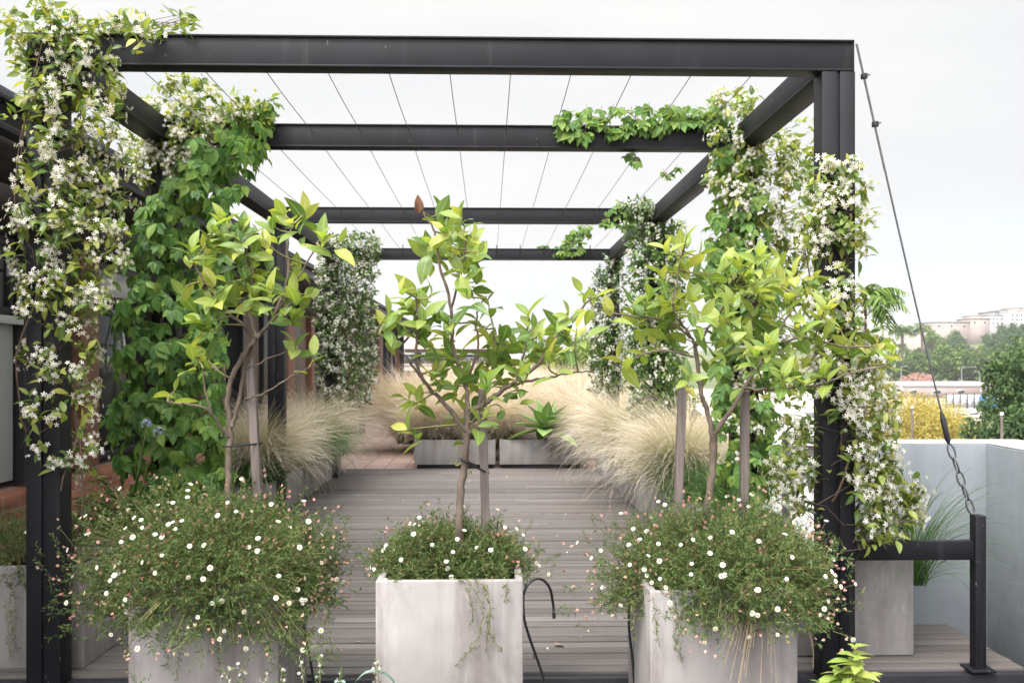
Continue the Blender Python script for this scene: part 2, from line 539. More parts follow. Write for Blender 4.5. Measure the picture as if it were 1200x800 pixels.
nt.links.new(m2.outputs[0], mx.inputs[0]); nt.links.new(cs.outputs[0], mx.inputs[6]); nt.links.new(ss.outputs[0], mx.inputs[7])
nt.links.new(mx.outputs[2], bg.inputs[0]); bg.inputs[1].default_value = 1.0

sd = bpy.data.lights.new("sun", 'SUN'); so = bpy.data.objects.new("sun", sd); COL.objects.link(so)
sd.energy = 1.5; sd.angle = R(16); sd.color = (1, .95, .87)
dvec = Vector((math.sin(SUN_AZ) * math.cos(SUN_EL), math.cos(SUN_AZ) * math.cos(SUN_EL), math.sin(SUN_EL)))
so.rotation_euler = dvec.to_track_quat('Z', 'Y').to_euler()
so.location = (-20, 10, 30)
sc.view_settings.view_transform = 'Standard'; sc.view_settings.look = 'None'
sc.view_settings.exposure = 1.65; sc.view_settings.gamma = 1
sc.cycles.use_denoising = True
sc.cycles.max_bounces = 6; sc.cycles.diffuse_bounces = 3; sc.cycles.glossy_bounces = 2; sc.cycles.transmission_bounces = 4
sc.cycles.transparent_max_bounces = 4

# ------------------------------------------------------------------ the setting: ground, terrace, deck
GZ = -10.0
k = NT("city_ground")
gcol = k.ramp(k.noise(.02, 6, k.objvec()), [(.35, (.30, .27, .23)), (.5, (.36, .32, .27)), (.65, (.15, .17, .09))])
m_ground = k.base(gcol, .95, .1)
gb = MB(); gb.raw([(-1400, -400, GZ), (1400, -400, GZ), (1400, 1650, GZ), (-1400, 1650, GZ)], [(0, 1, 2, 3)])
tag(gb.build("ground", m_ground), kind="structure")
b = MB(); b.box((-14, -4, GZ + .01), (2.70, 34.8, -.34))
b.box((2.70, -4, GZ + .01), (3.05, 5.55, -.34))
tag(b.build("terrace_floor", M["conc_dark"]), kind="structure")
b = MB(); b.box((-14, 13.46, -.34), (2.70, 34.8, -.012))
tag(b.build("brick_paving", M["pave"]), kind="structure")
b = MB(); b.box((-3.2, .2, -.34), (2.78, 4.40, -.20))
tag(b.build("planting_bed", M["soil"]), kind="structure")

# deck: one sheet of separate boards
b = MB()
y = 4.52
pitch = .0995
while y < 13.4:
    cuts = [-2.82] + sorted(rng.uniform(-1.8, 1.9, size=1 if rng.random() < .7 else 2).tolist()) + [2.62]
    gap = .0105 if rng.random() > .15 else .018
    for x0, x1 in zip(cuts[:-1], cuts[1:]):
        if x1 - x0 < .1: continue
        dz = rng.normal(0, .0016)
        sag = rng.normal(0, .0012)
        g = rng.uniform(.0015, .0025)
        z1 = dz; z2 = dz + sag
        V = [(x0 + .002, y, -.03), (x1 - .002, y, -.03), (x1 - .002, y + pitch - gap, -.03), (x0 + .002, y + pitch - gap, -.03),
             (x0 + .002, y, z1), (x1 - .002, y, z2), (x1 - .002, y + pitch - gap, z2), (x0 + .002, y + pitch - gap, z1)]
        b.hexa(V)
    y += pitch
tag(b.build("deck", M["deck"], bevel=.003), kind="structure")
b = MB(); b.box((-2.82, 4.62, -.34), (2.62, 13.45, -.07))
tag(b.build("deck_substructure", M["dark"]), kind="structure")
b = MB(); b.box((-2.82, 4.46, -.26), (2.62, 4.515, -.012))
tag(b.build("deck_fascia", M["dark"], bevel=.003), kind="structure")

# ------------------------------------------------------------------ pergola
XL, XR = -2.055, 1.655        # post centres
PW = .158
YS = [4.45, 6.06, 9.21, 12.40]
HT = 3.013
BH = .148
perg = thing("pergola", (XL, YS[0], 0), "black steel pergola over the deck with thin wires strung between its beams", "pergola")
for i, yy in enumerate(YS):
    for xx in (XL, XR):
        m = MB()
        wdt = PW / 2
        # two channels back to back with a groove between them
        m.box((xx - wdt, yy - .06, -.01), (xx - .006, yy + .06, HT - BH - .002))
        m.box((xx + .006, yy - .06, -.01), (xx + wdt, yy + .06, HT - BH - .002))
        m.box((xx - wdt + .01, yy - .048, -.008), (xx + wdt - .01, yy + .048, HT - BH - .004))
        po = m.build("post", M["steel"], perg, bevel=.004)
    m = MB()
    m.box((XL - PW / 2, yy - .05, HT - BH), (XR + PW / 2, yy + .05, HT))
    m.box((XL - PW / 2 + .004, yy - .062, HT - .012), (XR + PW / 2 - .004, yy - .0502, HT - .0015))
    m.box((XL - PW / 2 + .004, yy - .062, HT - BH - .0015), (XR + PW / 2 - .004, yy - .0502, HT - BH + .010))
    m.build("cross_beam", M["steel"], perg, bevel=.003)
for xx in (XL, XR):
    for y0, y1 in zip(YS[:-1], YS[1:]):
        m = MB()
        m.box((xx - .06, y0 + .0505, HT - BH + .003), (xx + .06, y1 - .0635, HT - .003))
        m.box((xx - .072, y0 + .0505, HT - BH + .0015), (xx + .072, y1 - .0635, HT - BH + .014))
        m.build("side_beam", M["steel"], perg, bevel=.003)
nw = 12
for k_ in range(1, nw):
    xx = XL + (XR - XL) * (k_ / nw) + .005
    pts = []
    for y0, y1 in zip(YS[:-1], YS[1:]):
        for q in np.linspace(0, 1, 6):
            pts.append((xx, y0 + .05 + (y1 - y0 - .1) * q, HT - .045 - .012 * math.sin(math.pi * q)))
    m = MB(); m.tube(pts, .0023, 5)
    m.build("wire", M["cable"], perg)
    m = MB(); m.tube([(xx, YS[3] - .051, HT - .045), (xx, YS[3] - .085, HT - .045)], .008, 6)
    m.build("eye_bolt", M["steel"], perg)
    m = MB(); m.tube([(xx, YS[3], HT - .02), (xx, YS[3], HT + .05)], .006, 6); m.build("bolt", M["steel"], perg)

# guy cable and low barrier on the right
BX0, BX1, BY = XR + PW / 2 + .012, P(1146, 603, 4.5)[0], 4.5
ptop = P(1146, 603, 4.5)[2]
bar = thing("low_barrier", (BX1, BY, 0), "low black steel rail and short post joining the pergola to the blue grey wall", "barrier")
m = MB(); m.box((BX1 - .026, BY - .03, -.01), (BX1 + .026, BY + .03, ptop)); m.build("post", M["steel"], bar, bevel=.003)
zt, zb = P(1100, 633, 4.5)[2], P(1100, 655, 4.5)[2]
m = MB(); m.box((BX0, BY - .02, zb), (BX1 - .028, BY + .02, zt)); m.build("rail", M["steel"], bar, bevel=.003)
m = MB(); m.box((BX1 - .06, BY - .06, .001), (BX1 + .06, BY + .06, .012)); m.build("foot_plate", M["steel"], bar, bevel=.002)

c0 = P(1004, 52, 4.5); c1 = P(1112, 520, 4.5); c2 = P(1139, 600, 4.5)
guy = thing("guy_cable", c2, "slanting steel guy cable with turnbuckle and chain at the pergola's right corner", "cable")
m = MB()
q = np.linspace(0, 1, 14)[:, None]
main = c0 + (c1 - c0) * q + np.array([0, 0, -.02]) * np.sin(q * np.pi)
m.tube(main, .0045, 6)
m.tube(main[:5] + np.array([-.006, -.004, 0]), .003, 5)
m.build("cable", M["cable"], guy)
for f in (.08, .2):
    pc = c0 + (c1 - c0) * f
    m = MB(); m.box(pc - .013, pc + .013); m.tube([pc, pc + np.array([.028, 0, .008])], .004, 5)
    m.build("cable_clamp", M["dark"], guy, bevel=.002)
m = MB()
dv = (c2 - c1)
tb = [c1 + (main[-1] - main[-2]) / np.linalg.norm(main[-1] - main[-2]) * s_ for s_ in (-.16, -.12, -.02, 0.0)]
m.tube(tb, [.006, .014, .014, .006], 8); m.build("cable_sleeve", M["dark"], guy)
nl = 5
for i in range(nl):
    a = c1 + dv * (i / nl); e = c1 + dv * ((i + 1.12) / nl)
    ctr = (a + e) / 2; ax = (e - a) / 2; ax_l = np.linalg.norm(ax)
    side = unit(np.cross(ax, [0, 1, 0])) if i % 2 == 0 else np.array([0, 1.0, 0])
    an = np.linspace(0, 2 * np.pi, 17)
    ring = ctr + ax * np.cos(an)[:, None] + side * (.016 * np.sin(an))[:, None]
    m = MB(); m.tube(ring, .0042, 6, cap=False); m.build("chain_link", M["cable"], guy)

# ------------------------------------------------------------------ walls on the right
WY = 5.30
XC = P(1156, 519, WY)[0]
zt_ = P(1100, 520, WY)[2]
pw = thing("parapet_wall", (XC, WY, 0), "blue grey plastered parapet wall with white top round the terrace corner", "wall")
m = MB()
V0 = [(2.10, WY, -.33), (XC + .30, WY, -.33), (XC + .30, WY + .24, -.33), (2.10, WY + .24, -.33), (2.10, WY, zt_), (XC + .30, WY, zt_), (XC + .30, WY + .24, zt_), (2.10, WY + .24, zt_)]
m.hexa(V0)
m.hexa([(XC, -2, -.33), (XC + .30, -2, -.33), (XC + .30, WY - .001, -.33), (XC, WY - .001, -.33), (XC, -2, zt_ - .10), (XC + .30, -2, zt_ - .10), (XC + .30, WY - .001, zt_ - .002), (XC, WY - .001, zt_ - .002)])
m.build("wall", M["plaster"], pw, bevel=.006)
m = MB()
m.hexa([(2.10, WY + .004, zt_ + .001), (XC + .298, WY + .004, zt_ + .001), (XC + .298, WY + .238, zt_ + .001), (2.10, WY + .238, zt_ + .001)] + [(2.10, WY + .004, zt_ + .008), (XC + .298, WY + .004, zt_ + .008), (XC + .298, WY + .238, zt_ + .008), (2.10, WY + .238, zt_ + .008)])
m.hexa([(XC + .003, -2, zt_ - .099), (XC + .298, -2, zt_ - .099), (XC + .298, WY, zt_ - .001), (XC + .003, WY, zt_ - .001), (XC + .003, -2, zt_ - .091), (XC + .298, -2, zt_ - .091), (XC + .298, WY, zt_ + .007), (XC + .003, WY, zt_ + .007)])
m.build("coping", M["coping"], pw)

rl = thing("railing", (2.06, 6.44, 0), "grey tubular railing behind the jasmine covered right post", "railing")
m = MB(); m.tube([(2.06, 6.44, -.01), (2.06, 6.44, .985)], .03, 10); m.build("post", M["dark"] if False else plain("grey_rail_paint", (.20, .215, .225), .5, .3, .1, 4), rl, smooth=True)
grail = bpy.data.materials["grey_rail_paint"]
m = MB(); m.tube([(2.06, 6.46, 1.0), (2.06, 5.56, 1.0)], .027, 10); m.build("rail", grail, rl, smooth=True)
m = MB(); m.tube([(2.06, 6.44, .55), (2.06, 5.56, .55)], .015, 8); m.build("rail", grail, rl, smooth=True)

# ------------------------------------------------------------------ planters
def planter(x0, x1, y0, y1, z0, z1, label, group, mat, name="concrete_planter", wall=.03, foot=False):
    root = thing(name, ((x0 + x1) / 2, (y0 + y1) / 2, z0), label, "planter", group)
    m = MB()
    V = [(x0, y0, z0), (x1, y0, z0), (x1, y1, z0), (x0, y1, z0), (x0, y0, z1), (x1, y0, z1), (x1, y1, z1), (x0, y1, z1),
         (x0 + wall, y0 + wall, z1), (x1 - wall, y0 + wall, z1), (x1 - wall, y1 - wall, z1), (x0 + wall, y1 - wall, z1),
         (x0 + wall, y0 + wall, z1 - .09), (x1 - wall, y0 + wall, z1 - .09), (x1 - wall, y1 - wall, z1 - .09), (x0 + wall, y1 - wall, z1 - .09)]
    F = [(0, 3, 2, 1), (0, 1, 5, 4), (1, 2, 6, 5), (2, 3, 7, 6), (3, 0, 4, 7), (4, 5, 9, 8), (5, 6, 10, 9), (6, 7, 11, 10), (7, 4, 8, 11),
         (8, 9, 13, 12), (9, 10, 14, 13), (10, 11, 15, 14), (11, 8, 12, 15)]
    m.raw(V, F)
    m.build("box", mat, root, bevel=.006)
    m = MB(); m.raw([(x0 + wall + .001, y0 + wall + .001, z1 - .06), (x1 - wall - .001, y0 + wall + .001, z1 - .06), (x1 - wall - .001, y1 - wall - .001, z1 - .055), (x0 + wall + .001, y1 - wall - .001, z1 - .055)], [(0, 1, 2, 3)])
    m.build("soil", M["soil"], root)
    if foot:
        m = MB(); m.box((x0 + .04, y0 + .03, -.01), (x1 - .04, y1 - .03, z0 - .002)); m.build("plinth", M["dark"], root)
    return root


FY = 3.81
PZ = P(520, 680, FY)[2]
FR = "square concrete planters along the front of the deck"
pl_l = (P(150, 700, FY)[0], P(326, 700, FY)[0])
pl_m = (P(440, 700, FY)[0], P(613, 700, FY)[0])
pl_r = (P(762, 700, FY)[0], P(935, 700, FY)[0])
PZR = P(850, 692, FY)[2]
planter(*pl_l, FY, FY + .6, -.20, PZ - .02, "square concrete planter under the large daisy mound and the left lemon tree", FR, M["conc"])
planter(*pl_m, FY, FY + .6, -.20, PZ, "square pale concrete planter in the middle, its front face almost bare", FR, M["conc"])
planter(*pl_r, FY, FY + .6, -.20, PZR, "stained square concrete planter under the right lemon tree", FR, M["conc"])
PG = "concrete planters at the feet of the pergola posts"
planter(-2.62, -1.965, 4.62, 5.10, .001, .50, "concrete planter behind the front left pergola post", PG, M["conc_dark"])
planter(-2.62, -1.93, 5.35, 5.95, .001, .50, "concrete planter half hidden behind the large daisy mound", PG, M["conc_dark"])
planter(1.555, 2.165, 4.72, 5.20, .001, .50, "concrete planter behind the low black rail at the front right post", PG, M["conc"])
planter(1.50, 2.02, 6.15, 6.75, .001, .45, "concrete planter at the foot of the right vine column behind the right lemon tree", PG, M["conc_dark"])
SG = "long planters of feather grass along the deck"
planter(-2.62, -2.05, 8.9, 10.5, .001, .36, "long concrete planter at the left deck edge behind the left lemon tree's stake", SG, M["conc"])
planter(-2.62, -2.05, 10.66, 11.85, .001, .36, "long concrete planter with green grass spilling over its end at the left deck edge", SG, M["conc"])
planter(-2.62, -2.04, 11.87, 13.1, .001, .36, "farthest long concrete planter at the left deck edge under the white jasmine column", SG, M["conc"])
planter(1.52, 2.1, 7.3, 9.0, .001, .40, "long concrete planter at the right deck edge behind the stake of the right lemon tree", SG, M["conc"])
planter(1.52, 2.1, 9.4, 13.2, .001, .40, "long concrete planter at the right deck edge near the back", SG, M["conc"])
BG = "two low planters closing the far end of the deck"
xa, xb, xc_ = P(486, 530, 13.55)[0], P(583, 530, 13.55)[0], P(687, 530, 13.55)[0]
planter(xa, xb - .03, 13.5, 14.1, .05, .405, "low grey planter at the deck's far end, left of the dark gap", BG, M["conc_dark"], foot=True)
planter(xb + .03, xc_, 13.5, 14.1, .05, .405, "low grey planter at the deck's far end with the agave in it", BG, M["conc_dark"], foot=True)

# ------------------------------------------------------------------ long low building on the left
FX = -3.10
bld = thing("building", (FX - 2, 18, 0), "long low dark building with timber pilasters and deep eaves along the left side", "building")
m = MB(); m.box((FX - .3, 2.0, -.02), (FX - .02, 34.6, .62)); m.build("plinth", M["brick"], bld)
m = MB()
m.hexa([(FX - .3, 2.0, .621), (FX + .10, 2.0, .60), (FX + .10, 34.6, .60), (FX - .3, 34.6, .621), (FX - .3, 2.0, .70), (FX + .10, 2.0, .655), (FX + .10, 34.6, .655), (FX - .3, 34.6, .70)])
m.build("sill", M["brick"], bld, bevel=.004)
m = MB(); m.box((FX - .32, 2.0, 2.33), (FX, 34.6, 2.64)); m.build("lintel", M["soffit"], bld)
m = MB(); m.box((FX - .9, 2.0, .70), (FX - .35, 34.6, 2.64)); m.build("wall", M["soffit"], bld)
m = MB(); m.box((FX - .3, 1.5, 2.645), (-2.60, 34.9, 2.70)); m.build("soffit", M["soffit"], bld)
m = MB(); m.box((-2.66, 1.5, 2.702), (-2.60, 34.9, 2.90)); m.box((-2.60, 1.5, 2.70), (-2.51, 34.9, 2.735)); m.box((-2.60, 1.5, 2.87), (-2.53, 34.9, 2.90)); m.build("fascia", M["dark"], bld, bevel=.004)
m = MB(); m.hexa([(-9, 1.5, 4.5), (-2.62, 1.5, 2.905), (-2.62, 34.9, 2.905), (-9, 34.9, 4.5), (-9, 1.5, 4.6), (-2.58, 1.5, 2.96), (-2.58, 34.9, 2.96), (-9, 34.9, 4.6)])
m.build("roof", M["slate"], bld)
m = MB(); m.hexa([(-9, 34.3, 2.64), (-3.42, 34.3, 2.64), (-3.42, 34.6, 2.64), (-9, 34.6, 2.64), (-9, 34.3, 4.48), (-3.0, 34.3, 2.98), (-3.0, 34.6, 2.98), (-9, 34.6, 4.48)]); m.box((-9, 34.3, -.02), (FX - .92, 34.6, 2.64))
m.build("gable_wall", M["brick"], bld)


def window(y0, y1, z0, z1, pane, nbars=0, blind=None):
    f = MB()
    t_ = .055
    f.box((FX - .10, y0, z0), (FX - .02, y0 + t_, z1)); f.box((FX - .10, y1 - t_, z0), (FX - .02, y1, z1))
    f.box((FX - .098, y0 + t_, z0), (FX - .022, y1 - t_, z0 + t_)); f.box((FX - .098, y0 + t_, z1 - t_), (FX - .022, y1 - t_, z1))
    fo = f.build("window", M["dark"], bld, bevel=.003)
    p = MB(); p.box((FX - .075, y0 + t_, z0 + t_), (FX - .06, y1 - t_, z1 - t_)); p.build("pane", pane, fo)
    if blind:
        q_ = MB(); q_.box((FX - .056, y0 + t_ + .003, blind), (FX - .045, y1 - t_ - .003, z1 - t_ - .003)); q_.build("blind", M["blind"], fo)
    return fo


# nearest window: pale glass above a pale panel
fo = window(3.9, 6.27, 1.80, 2.31, M["glass_pale"])
m = MB(); m.box((FX - .09, 3.9, .72), (FX - .03, 6.27, 1.74)); m.build("panel", M["shutter"], bld, bevel=.004)
m = MB(); m.box((FX - .1, 3.9, 1.742), (FX + .03, 6.29, 1.795)); m.build("transom", M["blind"], bld, bevel=.003)
m = MB(); m.box((FX - .12, 6.30, .70), (FX + .03, 6.44, 2.33)); m.build("mullion", M["dark"], bld, bevel=.003)
window(6.46, 7.08, .72, 2.31, M["glass"])
m = MB(); m.box((FX - .12, 7.10, .70), (FX + .06, 7.42, 2.33)); m.build("pilaster", M["timber"], bld, bevel=.004)
window(7.45, 8.9, .72, 2.31, M["glass"], blind=2.05)
window(8.92, 10.2, .72, 2.31, M["glass"], blind=2.05)
segs = []
yy = 10.22
pat = [("timber", .32), ("window", 1.55), ("panel", .8), ("mullion", .36), ("timber", .2), ("window", .76), ("timber", .6), ("mullion", .4), ("panel", .9)]
i = 0
while yy < 33.8:
    kind, wd = pat[i % len(pat)]; i += 1
    y1 = min(yy + wd, 34.55)
    if kind == "timber":
        m = MB(); m.box((FX - .12, yy, .70), (FX + .06, y1, 2.33)); m.build("pilaster", M["timber"], bld, bevel=.004)
    elif kind == "mullion":
        m = MB(); m.box((FX - .12, yy, .70), (FX + .03, y1, 2.33)); m.build("mullion", M["dark"], bld, bevel=.004)
    elif kind == "panel":
        m = MB(); m.box((FX - .12, yy, .70), (FX - .03, y1, 2.33)); m.build("panel", M["timber2"], bld, bevel=.004)
    else:
        window(yy, y1, .72, 2.31, M["glass"])
    yy = y1 + .015
for yb in (14.4, 18.2, 22.0, 25.2, 29, 33):
    m = MB(); m.bar((FX + .05, yb, 2.15), (-2.66, yb, 2.62), .05, .07); m.build("bracket", M["dark"], bld)
for yb in (20.5, 25.2, 30.0):
    m = MB(); m.box((-2.80, yb - .06, -.01), (-2.68, yb + .06, 2.644)); m.build("eave_post", M["dark"], bld, bevel=.004)

lampc = np.array([FX + .10, 6.02, 2.075])
lamp = thing("wall_lamp", lampc - np.array([.08, 0, 0]), "small square floodlight on the pale left window", "lamp")
m = MB(); m.box(lampc - np.array([.025, .055, .055]), lampc + np.array([.025, .055, .055])); m.build("housing", M["dark"], lamp, bevel=.004)
m = MB(); m.box(lampc + np.array([-.018, -.062, -.042]), lampc + np.array([.018, -.0555, .042])); m.build("lens", plain("lamp_lens", (.55, .56, .58), .3, .5, .05, 5), lamp)
m = MB(); m.bar(lampc + np.array([-.14, 0, 0]), lampc + np.array([-.026, 0, 0]), .02); m.build("bracket", M["dark"], lamp)

# ------------------------------------------------------------------ lemon trees
def smooth_path(pts, n=5):
    pts = np.asarray(pts, float)
    if len(pts) < 3: return np.linspace(pts[0], pts[-1], n)
    out = []
    Q = np.vstack([2 * pts[0] - pts[1], pts, 2 * pts[-1] - pts[-2]])
    for i in range(1, len(Q) - 2):
        p0, p1, p2, p3 = Q[i - 1:i + 3]
        for t in np.linspace(0, 1, n, endpoint=False):
            out.append(.5 * ((2 * p1) + (-p0 + p2) * t + (2 * p0 - 5 * p1 + 4 * p2 - p3) * t * t + (-p0 + 3 * p1 - 3 * p2 + p3) * t ** 3))
    out.append(pts[-1])
    return np.array(out)


def lemon_tree(label, base, branches, clusters, lsize, young=.35, zsink=.15, per=(5, 8)):
    """branches: list of ([(px,py,dY)...], r0, r1); clusters: (px,py[,n])"""
    BY_ = base[2]
    bp = P(base[0], base[1], BY_)
    root = thing("lemon_tree", bp - np.array([0, 0, zsink]), label, "tree", "young lemon trees in the front planters")
    trunk_parts = wood = tw = MB(); sk = []
    for pts, r0, r1 in branches:
        pp = np.array([P(a, b_, BY_ + d) for a, b_, d in pts])
        if pts[0][0] == base[0] and pts[0][1] == base[1]:
            pp = np.vstack([pp[0] - np.array([0, 0, zsink]), pp])
        sp_ = smooth_path(pp, 6)
        sp_ += rng.normal(0, .0022, sp_.shape)
        wood.tube(sp_, np.linspace(r0, r1, len(sp_)) * (1 + rng.normal(0, .05, len(sp_))), 8)
        sk.append(sp_)
    SK = np.vstack(sk)
    A = {0: [], 1: []}
    for c in clusters:
        px, py = c[0], c[1]
        n = c[2] if len(c) > 2 else rng.integers(per[0], per[1] + 1)
        yb = len(c) > 3
        # nearest branch point, the twig grows from it to the cluster
        c3 = P(px, py, BY_ + rng.uniform(-.26, .26))
        dd = np.linalg.norm((SK - c3) * np.array([1, .8, 1]), axis=1)
        below = SK[:, 2] < c3[2] + .03
        dd = np.where(below, dd, dd + .25)
        s0 = SK[np.argmin(dd)]
        vec = c3 - s0; L = np.linalg.norm(vec)
        mid = s0 + vec * .55 + np.array([0, 0, -.04 * L]) + rng.normal(0, .012, 3)
        path = smooth_path([s0, mid, c3], 5)
        tw.tube(path, np.linspace(.0048, .0022, len(path)), 5, m=1)
        dirv = unit(vec * .7 + np.array([0, 0, .5 * L + .02]) + rng.normal(0, .02, 3))
        # leaves in a spiral along the last piece of the twig
        a0 = rng.uniform(0, 6.28)
        e1 = unit(np.cross(dirv, [.3, .5, .1])); e2 = np.cross(dirv, e1)
        for j in range(n):
            q = j / max(1, n - 1)
            pos = c3 - dirv * (.085 * (1 - q)) - vec * 0
            ang = a0 + j * 2.4
            out = e1 * math.cos(ang) + e2 * math.sin(ang)
            ld = unit(out * (1.0 - .5 * q) + dirv * (.45 + .9 * q) + np.array([0, 0, rng.normal(.02, .28)]) + rng.normal(0, .18, 3))
            up = unit(dirv * 1.0 - out * .4 + np.array([0, 0, .35]) + rng.normal(0, .28, 3))
            isy = 1 if (yb or rng.random() < young * (.4 + q)) else 0
            A[isy].append((pos, ld, up, lsize * rng.uniform(.5, 1.16) * (.85 if q > .8 else 1)))
    trunk_parts.build("trunk", [M["bark"], M["twig"]], root, smooth=True)
    cr = MB()
    for isy in (0, 1):
        if not A[isy]: continue
        pos, ld, up, s_ = map(np.array, zip(*A[isy]))
        h = rng.random(len(pos)) < .55
        cr.inst(L_CITRUS, pos[h], ld[h], up[h], s_[h], isy, rng.uniform(.8, 1.15, h.sum()))
        cr.inst(L_CITRUS2, pos[~h], ld[~h], up[~h], s_[~h], isy, rng.uniform(.8, 1.1, (~h).sum()))
    cr.build("crown", [M["citrus"], M["citrus_y"]], root, smooth=True)
    return root


TY = 4.10
lt = lemon_tree("left lemon tree with a forked trunk and pale leaves, beside the creeper column", (268, 592, TY), [
    ([(268, 592, 0), (268, 550, 0), (270, 505, .01), (267, 462, 0), (279, 426, -.01), (300, 396, 0)], .017, .010),
    ([(272, 500, .0), (281, 465, .03), (287, 430, .03), (299, 398, .01)], .010, .008),
    ([(300, 396, 0), (319, 374, .03), (337, 325, .06), (337, 285, .08), (345, 262, .1)], .010, .004),
    ([(300, 396, 0), (282, 378, -.04), (258, 358, -.08), (240, 330, -.1), (226, 306, -.1)], .0085, .004),
    ([(300, 396, 0), (292, 360, .05), (296, 320, .08), (280, 285, .1), (268, 262, .1)], .0085, .004),
    ([(306, 390, 0), (330, 366, -.08), (352, 345, -.12)], .007, .004),
    ([(319, 374, .03), (350, 325, -.05), (372, 285, -.06), (380, 272, -.06)], .005, .003),
    ([(268, 511, 0), (245, 482, -.06), (225, 474, -.08), (205, 472, -.1), (196, 470, -.1)], .007, .003),
    ([(248, 485, -.06), (240, 455, -.08), (238, 430, -.1)], .005, .003),
    ([(287, 468, .03), (310, 460, -.05), (337, 444, -.08), (362, 430, -.1)], .0045, .0025),
    ([(290, 432, .03), (320, 418, .05), (345, 411, .08)], .0045, .0025),
], [(225, 292, 6, 1), (248, 288), (262, 256, 7), (250, 268), (285, 264), (275, 300), (290, 318), (268, 330), (300, 298), (310, 282), (318, 264), (333, 250, 7, 1), (342, 262),
    (360, 250), (378, 275, 5, 1), (398, 284, 3, 1), (350, 312, 5, 1), (343, 343), (360, 345), (352, 364), (330, 368), (315, 338), (295, 345), (270, 350), (250, 333), (240, 310),
    (212, 338, 5), (232, 376), (250, 388), (224, 412, 7, 1), (242, 420), (205, 457, 3, 1), (345, 402, 5), (367, 416, 3), (262, 280), (280, 282), (300, 270), (285, 335), (318, 312), (255, 355), (305, 325), (330, 340)],
    .110, .4, per=(5, 8))

mt = lemon_tree("middle lemon tree with one tall upright shoot, in the pale planter", (538, 628, TY - .05), [
    ([(538, 628, 0), (540, 575, 0), (545, 540, 0), (547, 508, 0), (548, 480, 0)], .019, .014),
    ([(548, 508, 0), (524, 476, -.04), (501, 452, -.07), (488, 424, -.1), (490, 376, -.1), (488, 350, -.1)], .012, .004),
    ([(496, 444, -.08), (470, 412, -.1), (450, 395, -.12), (434, 388, -.14)], .006, .0028),
    ([(548, 485, 0), (572, 470, .02), (591, 455, .04), (625, 432, .06), (662, 381, .1), (680, 362, .12), (693, 350, .12)], .013, .004),
    ([(591, 455, .04), (615, 447, -.06), (642, 443, -.1), (668, 437, -.12), (696, 436, -.12)], .007, .003),
    ([(548, 480, 0), (546, 452, .02), (531, 407, .04), (529, 362, .05), (516, 314, .06), (509, 272, .06), (496, 250, .06)], .011, .0035),
    ([(529, 362, .05), (540, 320, -.02), (545, 285, -.04), (543, 262, -.04)], .006, .003),
    ([(560, 476, .02), (575, 440, .05), (580, 405, .05), (578, 385, .05)], .008, .003),
    ([(545, 450, .02), (560, 410, -.06), (558, 372, -.08), (570, 345, -.1)], .006, .003),
    ([(606, 443, .05), (615, 410, .0), (618, 380, .0)], .006, .003),
    ([(548, 500, 0), (560, 488, -.06), (566, 480, -.08)], .006, .003),
], [(515, 250), (540, 250), (522, 268), (500, 285, 4), (496, 297, 4), (525, 290), (545, 288), (562, 296, 5), (550, 314), (538, 318), (560, 330, 5), (547, 345, 4), (572, 352, 4), (560, 376, 6),
    (470, 341, 6), (486, 345, 5), (505, 345, 5), (455, 368, 5), (450, 382, 5), (475, 384), (490, 388), (510, 370), (525, 376), (500, 402), (524, 396), (530, 416), (512, 432), (545, 434), (556, 446),
    (570, 428), (582, 410), (592, 394), (575, 396), (605, 402), (618, 370, 6, 1), (615, 395), (635, 397), (632, 416), (600, 426), (586, 444), (655, 380), (664, 370), (676, 385, 5, 1), (650, 400),
    (488, 460, 6), (474, 466, 5), (477, 503, 6), (531, 452, 6), (550, 480), (566, 488, 5), (530, 490, 5), (546, 502, 5), (536, 536, 3, 1), (592, 480, 4), (645, 420), (570, 445), (612, 436), (540, 300), (533, 270),
    (553, 278), (515, 300), (480, 365), (497, 370), (520, 440), (590, 420), (625, 385), (666, 392), (603, 455, 4)],
    .108, .32, per=(5, 8))
# withered bud at the tip of the tall shoot
m = MB(); tip = P(490, 250, TY + .01)
m.inst(L_CITRUS, np.array([tip] * 5), unit(np.array([[.15, 0, 1], [-.2, .1, 1], [.05, -.2, 1], [.25, .2, .9], [-.1, -.1, 1]])), rdir(5), np.array([.075, .07, .08, .07, .06]))
m.build("withered_leaf", leaf_mat("withered_leaf", [(0, (.16, .075, .045)), (1, (.24, .13, .08))], .2, .7, .2), mt)

